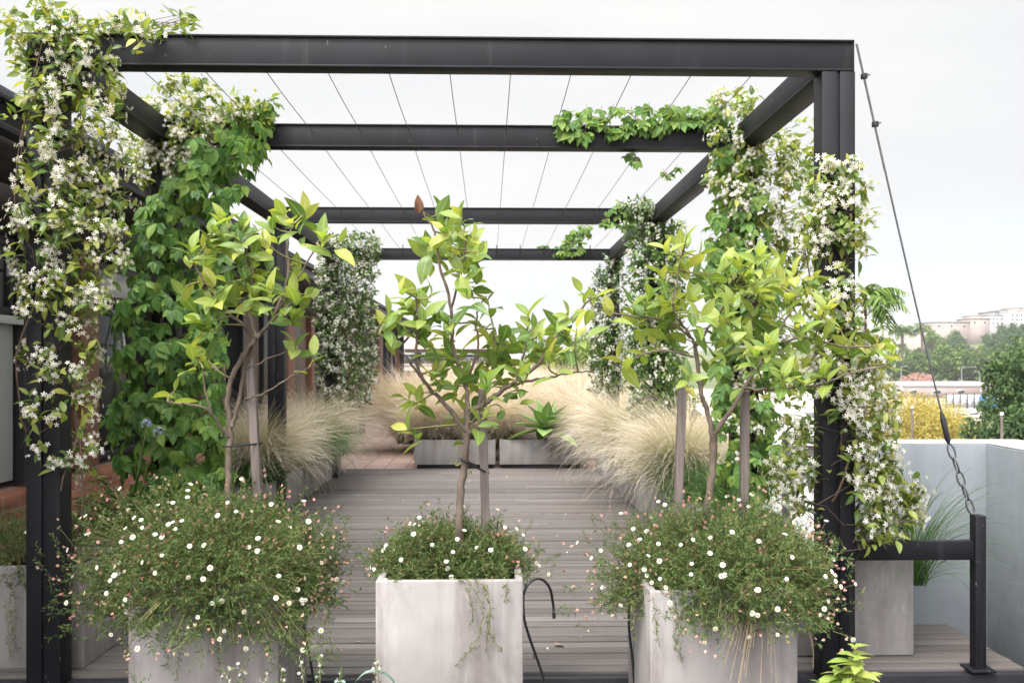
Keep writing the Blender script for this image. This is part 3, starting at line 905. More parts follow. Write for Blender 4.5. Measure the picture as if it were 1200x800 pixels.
rt = lemon_tree("right lemon tree with wide spreading yellow green crown between two stakes", (829, 596, TY + .05), [
    ([(829, 596, 0), (834, 560, 0), (836, 530, 0), (836, 509, 0)], .019, .016),
    ([(836, 510, 0), (828, 478, 0), (821, 458, -.02), (815, 405, -.03)], .012, .009),
    ([(815, 405, -.03), (806, 389, -.06), (790, 362, -.1), (795, 320, -.1), (800, 295, -.1)], .007, .003),
    ([(815, 405, -.03), (830, 385, .05), (846, 362, .08), (862, 335, .1)], .007, .0035),
    ([(813, 418, -.03), (777, 411, -.06), (757, 414, -.08), (738, 424, -.1), (726, 433, -.1)], .0055, .0028),
    ([(810, 396, -.05), (783, 376, -.04), (740, 370, -.04), (700, 362, -.06), (690, 345, -.06)], .0055, .0028),
    ([(836, 509, 0), (862, 472, .0), (880, 442, .02), (900, 412, .04), (920, 375, .06), (935, 345, .08)], .011, .004),
    ([(880, 442, .02), (885, 415, .08), (880, 380, .1), (890, 340, .12)], .007, .003),
    ([(872, 456, .0), (915, 455, -.08), (961, 450, -.12), (1000, 436, -.14), (1042, 428, -.16)], .007, .003),
    ([(905, 405, .04), (940, 395, -.04), (985, 405, -.1), (1025, 405, -.14)], .006, .003),
    ([(820, 450, -.02), (808, 442, -.08), (800, 436, -.1)], .004, .0025),
], [(805, 275, 5, 1), (795, 288, 5, 1), (802, 310), (815, 322), (780, 292, 5, 1), (780, 345), (850, 314), (870, 304, 7, 1), (890, 300, 7, 1), (912, 310, 7, 1), (930, 322, 7, 1), (945, 345, 7, 1), (960, 365), (970, 352, 6, 1),
    (925, 350, 7, 1), (905, 340, 7, 1), (885, 330, 7, 1), (865, 340, 7, 1), (845, 345), (832, 330), (850, 370), (880, 365), (910, 370), (935, 385), (955, 390), (900, 400), (870, 396), (850, 402), (920, 412), (930, 432), (940, 447),
    (885, 418), (990, 402), (1010, 408), (1030, 402, 6, 1), (1046, 412, 5, 1), (1006, 428), (975, 425), (965, 436), (918, 440), (725, 420, 4, 1), (752, 408, 4, 1), (764, 400, 5), (776, 386), (745, 372), (716, 364, 4),
    (681, 342, 4, 1), (697, 346, 4, 1), (740, 356), (760, 350), (775, 322), (770, 366), (790, 360), (810, 350), (822, 370), (800, 395), (838, 386), (808, 442, 5), (830, 426, 5),
    (840, 320), (858, 355), (895, 385), (945, 405), (970, 390), (985, 380, 5, 1), (820, 300, 5, 1), (785, 375), (862, 380), (915, 330, 6, 1), (900, 318, 6, 1), (878, 318, 6, 1), (955, 330, 5, 1)],
    .110, .6, per=(5, 8))


def stake(p0, p1, Y0, Y1, label, tie_at=None, other=None):
    a, b_ = P(*p0, Y0), P(*p1, Y1)
    d_ = unit(b_ - a)
    a2 = a - d_ * .18
    root = thing("wooden_stake", a2, label, "stake", "wooden stakes beside the lemon trees")
    m = MB(); m.bar(a2, b_, .037, .037); m.build("pole", M["stake"], root, bevel=.004)
    if tie_at is not None:
        c = a + (b_ - a) * tie_at
        m = MB()
        o_ = np.array(other)
        an = np.linspace(0, 2 * np.pi, 25)
        ctr = (c + o_) / 2; half = (o_ - c) / 2; hl = np.linalg.norm(half); ax = half / hl
        pr = np.array([0, 1.0, 0])
        ring = ctr + ax * ((hl + .03) * np.cos(an))[:, None] + pr * (.034 * np.sin(an))[:, None]
        m.tube(ring, .0045, 5, cap=False); m.build("tie", M["tie"], root)


stake((303, 592), (293, 420), TY + .03, TY + .05, "leaning wooden stake tied to the left lemon tree", .42, P(269, 522, TY))
stake((569, 615), (565, 456), TY + .02, TY + .04, "wooden stake close behind the middle lemon tree's trunk", .4, P(545, 540, TY - .05))
stake((794, 596), (800, 448), TY + .12, TY + .12, "wooden stake left of the right lemon tree's trunk")
stake((872, 585), (873, 458), TY + .1, TY + .1, "wooden stake right of the right lemon tree's trunk")

# ------------------------------------------------------------------ daisy mounds
def daisy_mesh():
    m = MB()
    n = 15
    V, F = [], []
    for i in range(n):
        a = 2 * math.pi * i / n + random.uniform(-.08, .08)
        ca, sa = math.cos(a), math.sin(a)
        wd = .17
        def q(r, o, z): return (ca * r - sa * o, sa * r + ca * o, z)
        b_ = len(V)
        dz = random.uniform(-.08, .10)
        V += [q(.25, -wd * .5, 0), q(.25, wd * .5, 0), q(.7, wd, .05 + dz * .5), q(.7, -wd, .05 + dz * .5), q(1.0, wd * .55, .02 + dz), q(1.0, -wd * .55, .02 + dz)]
        F += [(b_, b_ + 3, b_ + 2, b_ + 1)[::-1], (b_ + 3, b_ + 5, b_ + 4, b_ + 2)[::-1]]
    m.raw(V, F, m=0)
    rings = [(.43, .0), (.40, .10), (.22, .17), (.02, .19)]
    V, F = [], []
    for r, z in rings:
        for j in range(10):
            a = 2 * math.pi * j / 10
            V.append((r * math.cos(a), r * math.sin(a), z))
    for i in range(3):
        for j in range(10):
            j2 = (j + 1) % 10
            F.append((i * 10 + j, i * 10 + j2, (i + 1) * 10 + j2, (i + 1) * 10 + j))
    m.raw(V, F, m=1)
    return m


_d = daisy_mesh().build("daisy_template", [M["daisy_white"], M["daisy_eye"]])
DAISY = _d.data; bpy.data.objects.remove(_d); DAISY.name = "daisy"


def mound(label, c, rx, ry, h, drop, n_sprig, n_daisy, n_bud, seed, trails=(), daisy_bias=None, core=.45, group="daisy plants in the planters", lat=1.0):
    g = np.random.default_rng(seed)
    c = np.array(c, float)
    root = thing("daisy_plant", c, label, "plant", group)
    lob = g.uniform(0, 6.28, 4)

    def shell(n, r0, r1):
        ps = g.uniform(0, 2 * np.pi, n)
        cz = g.uniform(-drop, 1, n)
        s_ = np.sqrt(np.clip(1 - np.clip(cz, 0, 1) ** 2, .02, 1))
        rad = 1 + .12 * np.sin(3 * ps + lob[0]) + .10 * np.sin(5 * ps + lob[1]) * s_ + .09 * np.sin(7 * ps + 4 * cz + lob[2]) + .09 * np.sin(11 * ps - 7 * cz + lob[3]) * np.sin(9 * cz + lob[1])
        rr = g.uniform(r0, r1, n) * rad
        D = np.stack([s_ * np.cos(ps), s_ * np.sin(ps), cz], 1)
        Pn = np.stack([D[:, 0] * rx, D[:, 1] * ry, np.where(cz > 0, cz * h, cz * h * .9)], 1) * rr[:, None]
        return c + Pn, unit(np.stack([D[:, 0] / rx, D[:, 1] / ry, D[:, 2] / h + .4], 1))

    fol = MB()
    tips, nor = shell(n_sprig, core, 1.0 + 0 * lat)
    tips[: n_sprig // 2], nor[: n_sprig // 2] = shell(n_sprig // 2, .72, 1.0)
    no = n_sprig // 13
    tips[-no:], nor[-no:] = shell(no, .95, 1.22)
    # stems from the soil to every sprig
    st = MB()
    dirs = unit(nor + g.normal(0, .42, nor.shape) + np.array([0, 0, .25]))
    nl = 20
    L = g.uniform(.05, .11, n_sprig)
    q = np.tile(np.linspace(0, 1, nl), n_sprig)
    I = np.repeat(np.arange(n_sprig), nl)
    pos = tips[I] - dirs[I] * ((1 - q) * L[I])[:, None]
    side = unit(g.normal(size=(len(I), 3)))
    ld = unit(side + dirs[I] * (.55 + .6 * q)[:, None])
    fol.inst(L_SMALL, pos, ld, unit(g.normal(size=(len(I), 3)) + np.array([0, 0, .8])), g.uniform(.010, .024, len(I)))
    ns = int(n_sprig * .25)
    for j in range(0, ns):
        a = tips[j]; b0 = c + (a - c) * np.array([.35, .35, 0]) + np.array([0, 0, -.02])
        mid = (a + b0) / 2 + np.array([0, 0, .03])
        pth = np.array([b0, mid, a])
        st.tube(pth, [.0022, .0018, .0012], 3, cap=False)
    for tr in trails:     # hanging strands
        pth = smooth_path(np.array(tr), 7)
        pth = pth + g.normal(0, .004, pth.shape)
        st.tube(pth, .0016, 4, cap=False)
        nn = len(pth)
        I2 = np.repeat(np.arange(1, nn), 3)
        fol.inst(L_SMALL, pth[I2] + g.normal(0, .004, (len(I2), 3)), unit(g.normal(size=(len(I2), 3)) + np.array([0, 0, -.3])), unit(g.normal(size=(len(I2), 3))), g.uniform(.012, .024, len(I2)))
    fol.build("foliage", M["daisyleaf"], root)
    # daisy heads
    dp, dn = shell(n_daisy * 3, .98, 1.16)
    keep = (dp[:, 1] < c[1] + ry * .30) & (dp[:, 2] > c[2] - drop * h * .9)
    if daisy_bias is not None: keep &= daisy_bias(dp)
    dp, dn = dp[keep][:n_daisy], dn[keep][:n_daisy]
    dstem = st
    for a, nn in zip(dp, dn):
        dstem.tube([a - nn * .10 - np.array([0, 0, .03]), a - nn * .04 - np.array([0, 0, .008]), a - np.array([0, 0, .001])], [.001, .0009, .0008], 3, cap=False)
        o = bpy.data.objects.new("flower", DAISY); COL.objects.link(o); o.parent = root
        o.location = Vector((a - c).tolist())
        v = Vector((nn + g.normal(0, .35, 3) + np.array([0, -.55, .25])).tolist()).normalized()
        o.rotation_euler = v.to_track_quat('Z', 'Y').to_euler()
        o.scale = (float(g.uniform(.0080, .0115)),) * 3
    st.build("stems", M["twig"], root)
    # closed pink buds
    bp_, bn = shell(n_bud, .95, 1.12)
    T = leaf_t([0, .35, .7, 1], .42, .9, 0)
    bm = MB(); bm.inst(T, bp_, bn, rdir(n_bud), g.uniform(.012, .019, n_bud)); bm.inst(T, bp_, bn, rdir(n_bud), g.uniform(.009, .015, n_bud))
    tag(bm.build("buds", M["bud"], root), kind="stuff")
    return root


cl_ = P(255, 672, 4.05)
mound("wide daisy mound spilling over the left front planter", (cl_[0], 4.05, PZ + .0), .52, .47, .33, .72, 5400, 100, 380, 5,
      trails=[[P(px, py, FY - .03), P(px + d, py + 25, FY - .05), P(px + d * 2, py + 55, FY - .03)] for px, py, d in ((190, 730, 3), (215, 740, -4), (250, 735, 5), (315, 735, 2), (335, 720, 5), (370, 700, 3), (380, 715, 6), (130, 690, -8), (160, 720, -6))])
cm_ = P(525, 680, 4.08)
mound("small daisy mound filling the middle planter", (cm_[0] + .0, 4.13, PZ - .03), .36, .28, .23, .02, 2600, 34, 90, 8,
      trails=[[P(530, 676, FY + .03), P(552, 685, FY - .03), P(566, 720, FY - .03), P(556, 755, FY - .025), P(538, 775, FY - .02)],
              [P(550, 676, FY + .03), P(570, 690, FY - .04), P(573, 730, FY - .03), P(568, 762, FY - .02)],
              [P(560, 680, FY + .03), P(574, 700, FY - .05), P(572, 735, FY - .04), P(587, 762, FY - .03)],
              [P(542, 680, FY + .03), P(550, 700, FY - .03), P(554, 730, FY - .02)],
              [P(590, 675, FY + .05), P(594, 690, FY - .03), P(593, 705, FY - .02)]])
cr_ = P(850, 672, 4.05)
mound("daisy mound with many pink buds under the right lemon tree", (cr_[0], 4.06, PZR + .02), .47, .43, .30, .62, 4600, 80, 330, 13,
      trails=[[P(px, py, FY - .03), P(px + d, py + 25, FY - .05), P(px + d * 2, py + 50, FY - .03)] for px, py, d in ((740, 700, 2), (765, 700, 3), (790, 710, 1), (795, 725, 2), (820, 700, 5), (838, 700, 3), (930, 690, 2), (948, 690, 4), (870, 690, 3), (900, 690, -3))])
ck_ = P(25, 660, 4.75)
mound("daisy plant trailing from the planter behind the front left post", (-2.36, 4.82, .50), .36, .28, .24, .55, 620, 16, 40, 21,
      trails=[[P(px, py, 4.6), P(px + d, py + 35, 4.58), P(px + d * 1.5, py + 70, 4.59)] for px, py, d in ((10, 680, 2), (20, 690, -2), (35, 690, 3), (5, 700, 4))])
ckk = P(150, 630, 5.6)
mound("low green daisy plant in the shade behind the large daisy mound", (-2.2, 5.6, .48), .42, .36, .26, .3, 620, 14, 40, 34)

# ------------------------------------------------------------------ climbing plants
def interp_region(rows, n, g):
    """rows: (y, xl, xr, weight) -> sampled (px,py)"""
    rows = np.array(rows, float)
    wts = (rows[:-1, 3] + rows[1:, 3]) / 2 * (rows[1:, 0] - rows[:-1, 0]) * ((rows[:-1, 2] - rows[:-1, 1]) + (rows[1:, 2] - rows[1:, 1])) / 2
    k_ = g.choice(len(rows) - 1, n, p=wts / wts.sum())
    f = g.random(n)
    yv = rows[k_, 0] + (rows[k_ + 1, 0] - rows[k_, 0]) * f
    xl = rows[k_, 1] + (rows[k_ + 1, 1] - rows[k_, 1]) * f
    xr = rows[k_, 2] + (rows[k_ + 1, 2] - rows[k_, 2]) * f
    return xl + (xr - xl) * g.random(n), yv


def region3d(rows, n, axis, dep, g, front=.65, ry=None):
    """points of a vine volume round a post axis (X,Y); dep = half thickness along Y"""
    px, py = interp_region(rows, n, g)
    dY = np.where(g.random(n) < front, -1, 1) * dep * g.uniform(.30, 1, n)
    pts = np.array([P(a, b_, axis[1] + d) for a, b_, d in zip(px, py, dY)])
    out = pts - np.array([axis[0], axis[1], 0])
    out[:, 2] = 0
    return pts, unit(out + g.normal(0, .02, out.shape))


def vine(name, label, axis, seed, jas=(), creep=(), zbase=.1, stems=4, group=None, cat="climbing plant", leafmat=None, wander=.09, lobj=None):
    """jas: list of (rows, n_nodes, depth, leaf size, flower size, flower share); creep: (rows, n, depth, size, light share)"""
    g = np.random.default_rng(seed)
    root = thing(name, (axis[0], axis[1], zbase), label, cat, group)
    fol, blo, stm = MB(), MB(), MB()
    allp = []
    for rows, n, dep, ls, fs, share in jas:
        pts, out = region3d(rows, n, axis, dep, g)
        allp.append(pts)
        nl = 6
        I = np.repeat(np.arange(n), nl)
        d_ = unit(out[I] * .5 + g.normal(0, .75, (n * nl, 3)) + np.array([0, 0, .15]))
        fol.inst(L_JAS, pts[I] + g.normal(0, ls * .35, (n * nl, 3)), d_, unit(out[I] * .4 + g.normal(0, .4, (n * nl, 3)) + np.array([0, 0, .8])), ls * g.uniform(.6, 1.15, n * nl))
        fl = np.where(g.random(n) < share)[0]
        if len(fl):
            cnt = g.integers(6, 16, len(fl))
            J = np.repeat(fl, cnt)
            ctr = pts[J] + out[J] * (ls * .7) + g.normal(0, fs * 1.5, (len(J), 3))
            fd = unit(out[J] * .9 + (ctr - pts[J]) * 8 + g.normal(0, .5, (len(J), 3)))
            blo.inst(STAR, ctr, fd, unit(g.normal(size=(len(J), 3))), fs * g.uniform(.75, 1.1, len(J)))
        for j in g.choice(n, min(n, max(12, n // 3)), replace=False):     # short shoots back to the post
            a = pts[j]; b0 = np.array([axis[0] + g.normal(0, .05), axis[1] + g.normal(0, .05), a[2] - g.uniform(.05, .2)])
            b0 = a + (b0 - a) * min(1, .16 / (np.linalg.norm(b0 - a) + 1e-6) * 1.6)
            stm.tube([b0, (a + b0) / 2 + g.normal(0, .012, 3), a], [.0026, .002, .0013], 3, cap=False)
    for rows, n, dep, sz, light in creep:
        pts, out = region3d(rows, n, axis, dep, g, .75)
        allp.append(pts)
        s_ = sz * g.uniform(.6, 1.15, n)
        nrm = unit(out * .9 + np.array([0, -.35, .55]) + g.normal(0, .33, (n, 3)))
        dn = np.array([0, 0, -1.0]) + out * .35 + g.normal(0, .35, (n, 3))
        dn = unit(dn - nrm * (dn * nrm).sum(1)[:, None])
        sd_ = np.cross(dn, nrm)
        lm = (g.random(n) < light).astype(int)
        for a, k2 in ((-1.25, .62), (-.62, .88), (0, 1.0), (.62, .88), (1.25, .62)):
            ld = unit(dn * math.cos(a) + sd_ * math.sin(a) + g.normal(0, .10, (n, 3)))
            nn = unit(nrm + g.normal(0, .14, (n, 3)))
            for q in (0, 1):
                h = lm == q
                fol.inst(L_CREEP, pts[h], ld[h], nn[h], s_[h] * k2, 1 + q)
        for j in range(0, n, 2):
            a = pts[j]
            stm.tube([a - out[j] * .10 + np.array([0, 0, .01]), a - out[j] * .04 + np.array([0, 0, .03]), a], .0016, 3, cap=False)
    AP = np.vstack(allp)
    zmax = AP[:, 2].max()
    for j in range(stems):
        zz = np.linspace(zbase - .15, zmax - .15 - .2 * j, 26)
        ph = g.uniform(0, 6.28); rr = wander + g.uniform(0, .05)
        path = np.stack([axis[0] + rr * np.cos(ph + zz * 2.6) * (1 + .25 * np.sin(5 * zz + ph)), axis[1] + rr * np.sin(ph + zz * 2.6) + np.clip(.95 - zz, 0, 1) * .62, zz], 1) + g.normal(0, .006, (26, 3))
        stm.tube(path, np.linspace(.0075, .003, 26) * g.uniform(.7, 1.1), 6)
    if stm.n: stm.build("stems", M["vinewood"], root, smooth=True)
    fol.build("foliage", [leafmat or M["jasleaf"], M["creeper"], M["creeper_l"]], root, smooth=True)
    if blo.n: blo.build("blossoms", M["petal"], root)
    return root


VG = "climbing plants on the pergola"
YF = YS[0]
vine("star_jasmine", "white flowering jasmine climbing the front left post and over its top corner", (XL, YF), 3, jas=[
    ([(40, 15, 75, 1), (60, 20, 130, 1.3), (100, 40, 140, 1.4), (125, 35, 135, 1.2), (150, 45, 135, 1.1), (200, 15, 145, 1), (260, 18, 150, 1), (300, 20, 138, 1), (350, 25, 124, .9), (400, 25, 118, .8), (440, 30, 112, .6), (500, 25, 110, .5), (560, 35, 110, .4), (592, 55, 112, .3)], 350, .20, .058, .0128, .62),
    ([(8, 30, 60, .6), (25, 10, 110, 1), (50, 10, 160, 1)], 42, .14, .062, .0135, .22),
    ([(20, 110, 175, .6), (45, 110, 185, 1), (62, 130, 170, .4)], 22, .12, .058, .0135, .3),
    ([(15, 195, 222, .6), (42, 178, 215, 1)], 9, .08, .055, .0135, 0),
    ([(80, 15, 50, .6), (140, 10, 45, .6)], 12, .15, .06, .0135, .3),
], zbase=.45, stems=3, group=VG, wander=.085)
vine("creeper_column", "dense green creeper column with jasmine on top, on the second left post", (XL, YS[1]), 7, jas=[
    ([(95, 190, 225, .6), (115, 165, 290, 1), (150, 155, 285, 1.4), (190, 150, 225, 1), (215, 160, 190, .5)], 230, .22, .062, .0128, .7),
    ([(118, 280, 330, .5), (145, 270, 318, .7)], 30, .15, .06, .0135, .1),
    ([(400, 180, 260, .3), (540, 180, 260, .3)], 12, .3, .06, .0135, .5)],
    creep=[([(140, 240, 310, .9), (180, 205, 312, 1.1), (215, 180, 285, 1.2), (280, 150, 265, 1.1), (340, 140, 262, 1), (420, 132, 262, 1), (500, 128, 262, 1), (560, 150, 262, 1), (600, 165, 262, 1)], 640, .34, .105, .12),
           ([(120, 270, 325, .7), (160, 265, 315, 1), (190, 260, 300, .5)], 55, .2, .09, .85),
           ([(500, 200, 270, 1), (600, 195, 280, 1)], 60, .4, .10, .7)],
    zbase=.4, stems=5, group=VG)
vine("star_jasmine", "jasmine column thick with small white flowers on the far left post above the feather grass", (XL, YS[3]), 9, jas=[
    ([(275, 385, 440, 1), (300, 375, 445, 1.2), (330, 372, 440, 1), (400, 370, 440, 1), (450, 372, 438, 1), (478, 380, 430, .6)], 900, .32, .065, .0142, .55)],
    zbase=.4, stems=4, group=VG, leafmat=M["jasdark"])
vine("star_jasmine", "jasmine flowering down the front right post and over the low black rail", (XR, YF), 15, jas=[
    ([(185, 955, 995, .7), (205, 945, 1012, 1), (240, 940, 1018, 1), (280, 942, 1010, .8), (300, 950, 1005, .5), (330, 945, 1000, .7), (365, 950, 1000, .6), (395, 950, 1010, .8)], 120, .17, .062, .0128, .75),
    ([(395, 950, 1030, 1), (450, 955, 1040, 1.3), (472, 962, 1045, 1.3), (500, 992, 1045, 1.4), (560, 996, 1050, 1.4), (600, 996, 1055, 1), (640, 1000, 1045, .8)], 210, .16, .062, .0142, .85),
    ([(560, 1040, 1070, .7), (580, 1045, 1078, 1), (610, 1030, 1070, .7)], 22, .1, .058, .0142, .9),
    ([(490, 930, 962, .7), (520, 905, 960, 1), (570, 905, 958, 1), (600, 920, 960, .6)], 50, .15, .06, .0142, .75)],
    zbase=.45, stems=2, group=VG)
vine("mixed_vine", "tangled column of jasmine and creeper on the second right post behind the right lemon tree", (XR, YS[1]), 17, jas=[
    ([(110, 830, 885, .8), (140, 822, 890, 1.3), (170, 825, 930, 1.2), (200, 830, 950, 1), (260, 850, 950, 1.2), (330, 850, 960, 1), (420, 850, 945, .7), (520, 860, 930, .5), (580, 860, 920, .4)], 420, .28, .062, .0128, .62),
    ([(140, 900, 958, .4), (165, 905, 958, .7), (200, 905, 960, .7)], 30, .15, .06, .0135, .4)],
    creep=[([(170, 835, 885, .8), (230, 830, 900, 1), (300, 828, 900, 1.1), (400, 835, 925, 1.1), (500, 840, 915, 1.2), (600, 835, 905, 1)], 420, .30, .09, .55)],
    zbase=.4, stems=5, group=VG)
vine("star_jasmine", "jasmine column on the third right post above the feather grass", (XR, YS[2]), 19, jas=[
    ([(235, 725, 760, .7), (262, 735, 800, 1), (300, 738, 802, 1), (380, 735, 800, 1), (440, 735, 800, 1), (490, 742, 795, .7)], 620, .3, .062, .0128, .45)],
    creep=[([(290, 742, 795, 1), (480, 742, 795, 1)], 90, .26, .08, .3)], zbase=.4, stems=4, group=VG, leafmat=M["jasdark"])
vine("star_jasmine", "narrow jasmine column on the farthest right post", (XR, YS[3]), 23, jas=[
    ([(300, 712, 728, .5), (320, 697, 732, 1), (380, 694, 732, 1), (465, 692, 730, 1)], 420, .26, .065, .0142, .4)], zbase=.4, stems=3, group=VG, leafmat=M["jasdark"])


def beam_creeper(label, rows, n, Yb, size, light, seed, hang=0, jas=0):
    g = np.random.default_rng(seed)
    px, py = interp_region(rows, n, g)
    pts = np.array([P(a, b_, Yb + (-.075 if b_ > rows[0][0] + 14 else g.uniform(-.12, .1))) for a, b_ in zip(px, py)])
    root = thing("creeper_runner", pts.mean(0), label, "climbing plant", VG)
    fol, stm = MB(), MB()
    s_ = size * g.uniform(.6, 1.1, n)
    nrm = unit(np.array([0, -.7, .6]) + g.normal(0, .4, (n, 3)))
    dn = np.array([0, -.25, -1.0]) + g.normal(0, .45, (n, 3)); dn = unit(dn - nrm * (dn * nrm).sum(1)[:, None]); sd_ = np.cross(dn, nrm)
    lm = (g.random(n) < light).astype(int)
    for a, k2 in ((-1.25, .62), (-.62, .88), (0, 1.0), (.62, .88), (1.25, .62)):
        ld = unit(dn * math.cos(a) + sd_ * math.sin(a) + g.normal(0, .1, (n, 3)))
        for q in (0, 1):
            h = lm == q
            fol.inst(L_CREEP, pts[h], ld[h], unit(nrm + g.normal(0, .14, (n, 3)))[h], s_[h] * k2, q)
    o_ = np.argsort(pts[:, 0])
    stm.tube(smooth_path(pts[o_][::max(1, n // 9)], 4), .004, 5)
    for j in range(0, n, 2):
        stm.tube([pts[j] + np.array([0, .03, .02]), pts[j] + np.array([0, .01, .03]), pts[j]], .0015, 3, cap=False)
    stm.build("stems", M["vinewood"], root, smooth=True)
    fol.build("foliage", [M["creeper"], M["creeper_l"]], root, smooth=True)


beam_creeper("light green creeper runner lying along the second cross beam", [(124, 690, 850, .8), (135, 655, 850, 1.2), (146, 650, 850, 1.2), (160, 655, 690, .5)], 130, YS[1], .088, .75, 41)
beam_creeper("short creeper tuft hanging below the second cross beam", [(178, 733, 752, 1), (192, 734, 750, .7)], 7, YS[1], .07, .6, 42)
beam_creeper("creeper sprig dangling in the gap between second and third beams", [(195, 776, 800, 1), (214, 780, 795, .7)], 7, YS[1] + 1.1, .075, .5, 48)
beam_creeper("creeper spilling over the third cross beam beside the jasmine column", [(236, 725, 760, .8), (250, 705, 765, 1.2), (266, 704, 740, .6)], 60, YS[2], .085, .7, 43)
beam_creeper("pale creeper clump sitting on the far end of the fourth cross beam", [(262, 670, 695, 1), (280, 660, 690, 1), (300, 656, 680, .7)], 60, YS[3] - .1, .09, .9, 44)
beam_creeper("dark creeper tips at the fourth cross beam left of the pale clump", [(287, 630, 660, 1), (303, 640, 662, .6)], 16, YS[3], .085, .2, 45)

# ------------------------------------------------------------------ grasses
def grass_mesh(name, n, L, spread, tilt, bend, lean, width, seed, mat, root_r=.09, segs=7):
    g = np.random.default_rng(seed)
    az = g.uniform(0, 2 * np.pi, n)
    a0 = np.abs(g.normal(0, tilt, n))
    ln = L * g.uniform(.55, 1.1, n)
    bd = bend * g.uniform(.5, 1.4, n)
    rr = root_r * np.sqrt(g.random(n))
    base = np.stack([rr * np.cos(az + g.normal(0, .6, n)), rr * np.sin(az + g.normal(0, .6, n)), np.zeros(n)], 1)
    H = unit(np.stack([np.cos(az), np.sin(az), np.zeros(n)], 1) + np.array([lean[0], lean[1], 0])[None])
    side = np.stack([-H[:, 1], H[:, 0], np.zeros(n)], 1)
    side = unit(side + g.normal(0, .5, (n, 3)))
    pos = base.copy(); V = np.zeros((n, segs + 1, 2, 3)); tt = np.zeros((n, segs + 1, 2))
    wob = g.normal(0, .10, (n, 3))
    for i in range(segs + 1):
        q = i / segs
        wd = width * (1 - .75 * q) * g.uniform(.8, 1.2, n)
        V[:, i, 0] = pos - side * wd[:, None] / 2; V[:, i, 1] = pos + side * wd[:, None] / 2
        tt[:, i] = q
        ang = a0 + bd * q ** 1.3
        stp = (ln / segs)[:, None]
        pos = pos + stp * (H * np.sin(ang)[:, None] + np.array([0, 0, 1.0]) * np.cos(ang)[:, None] + wob * q)
    F = []
    a = np.arange(segs)
    f1 = np.stack([a * 2, a * 2 + 1, a * 2 + 3, a * 2 + 2], 1)
    F = (f1[None] + (np.arange(n) * (segs + 1) * 2)[:, None, None]).reshape(-1, 4)
    m = MB(); m.raw(V.reshape(-1, 3), F, tt.reshape(-1))
    o = m.build(name, mat)
    me = o.data; bpy.data.objects.remove(o)
    return me


STI = [grass_mesh("feather_grass_blades", 3800, .95, 1, .36, 1.75, (.30, -.3), .0036, s_, M["stipa"]) for s_ in (1, 2)]
ST_L = [grass_mesh("feather_grass_blades", 3800, .92, 1, .36, 1.75, (-.42, -.3), .0036, s_, M["stipa"]) for s_ in (3, 4)]
ST_B = [grass_mesh("feather_grass_blades", 3000, 1.0, 1, .34, 1.45, (-.25, -.1), .0045, s_, M["stipa_back"]) for s_ in (5, 6)]
GR = grass_mesh("green_blades", 1100, .50, 1, .45, 1.9, (.35, -.3), .0055, 7, M["greengrass"], .14)
CORE = {}


def grass(mesh, loc, sc_, rz, label, group, name="feather_grass", cat="grass clump", part="blades"):
    root = thing(name, loc, label, cat, group)
    o = bpy.data.objects.new(part, mesh); COL.objects.link(o); o.parent = root
    root.rotation_euler = (0, 0, rz); root.scale = (sc_,) * 3 if np.isscalar(sc_) else sc_
    return root


SGL = "feather grass clumps at the left deck edge"
for i, (x, yy, s_, lb) in enumerate([
    (-2.25, 9.2, .95, "pale feather grass clump just right of the left lemon tree's stake"),
    (-2.30, 9.9, 1.0, "feather grass clump half hidden behind the nearest left grass clump"),
    (-2.28, 11.3, 1.0, "feather grass clump standing above the dark green grass at the left deck edge"),
    (-2.24, 12.0, 1.05, "feather grass clump in front of the far jasmine column"),
    (-2.20, 12.8, 1.1, "feather grass clump arching over the brick paving at the end of the left row")]):
    grass(STI[i % 2], (x, yy, .33), s_, [0, .4, -.3, .2, .5][i], lb, SGL)
grass(GR, (-2.10, 10.62, .36), 1.35, .2, "dark green grass hanging over the end of the left planter", None, "green_grass")
grass(GR, (-2.06, 11.1, .36), 1.3, -.4, "green grass tuft behind the dark hanging one in the left planter", None, "green_grass")
grass(GR, (-2.3, 9.0, .33), 1.0, 1.0, "green grass tuft at the foot of the left lemon tree's stake", None, "green_grass")
SGR = "feather grass clumps at the right deck edge"
for i, (x, yy, s_, lb) in enumerate([
    (1.60, 7.8, 1.0, "big feather grass clump sweeping over the deck left of the right tree's first stake"),
    (1.82, 8.5, 1.05, "feather grass clump behind the right lemon tree's left stake"),
    (1.52, 9.8, 1.1, "blond feather grass clump between the big near one and the agave"),
    (1.60, 11.2, 1.1, "feather grass clump below the third jasmine column on the right"),
    (1.78, 12.7, 1.0, "feather grass clump at the far end of the right deck edge")]):
    grass(ST_L[i % 2], (x, yy, .38), s_, [0, -.3, .3, -.2, .1][i], lb, SGR)
grass(GR, (1.72, 7.45, .38), 1.1, 2.6, "green grass tuft under the big feather grass clump on the right", None, "green_grass")
grass(GR, (1.80, 6.9, .38), 1.0, 1.9, "green grass tuft behind the right tree's left stake", None, "green_grass")
SGB = "feather grass beyond the deck's far end"
bx = np.random.default_rng(77)
for i, (x, yy) in enumerate([(-.95, 13.8), (-.62, 13.85), (-.25, 13.8), (.15, 13.85), (.25, 14.0), (1.35, 14.0), (1.4, 13.75)]):
    grass(ST_B[i % 2], (x, yy, .36), float(bx.uniform(.72, .88)), float(bx.uniform(0, 6.28)) if x > -.8 else 2.9, "blond feather grass clump planted in the two low planters at the deck's far end", SGB)
for i in range(30):
    x = -1.4 + 3.9 * bx.random(); yy = 14.9 + 10 * (i / 30) ** 1.2
    grass(ST_B[i % 2], (x, yy, .14), float(bx.uniform(1.25, 1.55)), float(bx.uniform(0, 6.28)), "blond feather grass clump in the wide bed behind the two low planters", SGB)
b = MB(); b.box((-1.15, 14.6, -.011), (2.66, 26, .15)); 
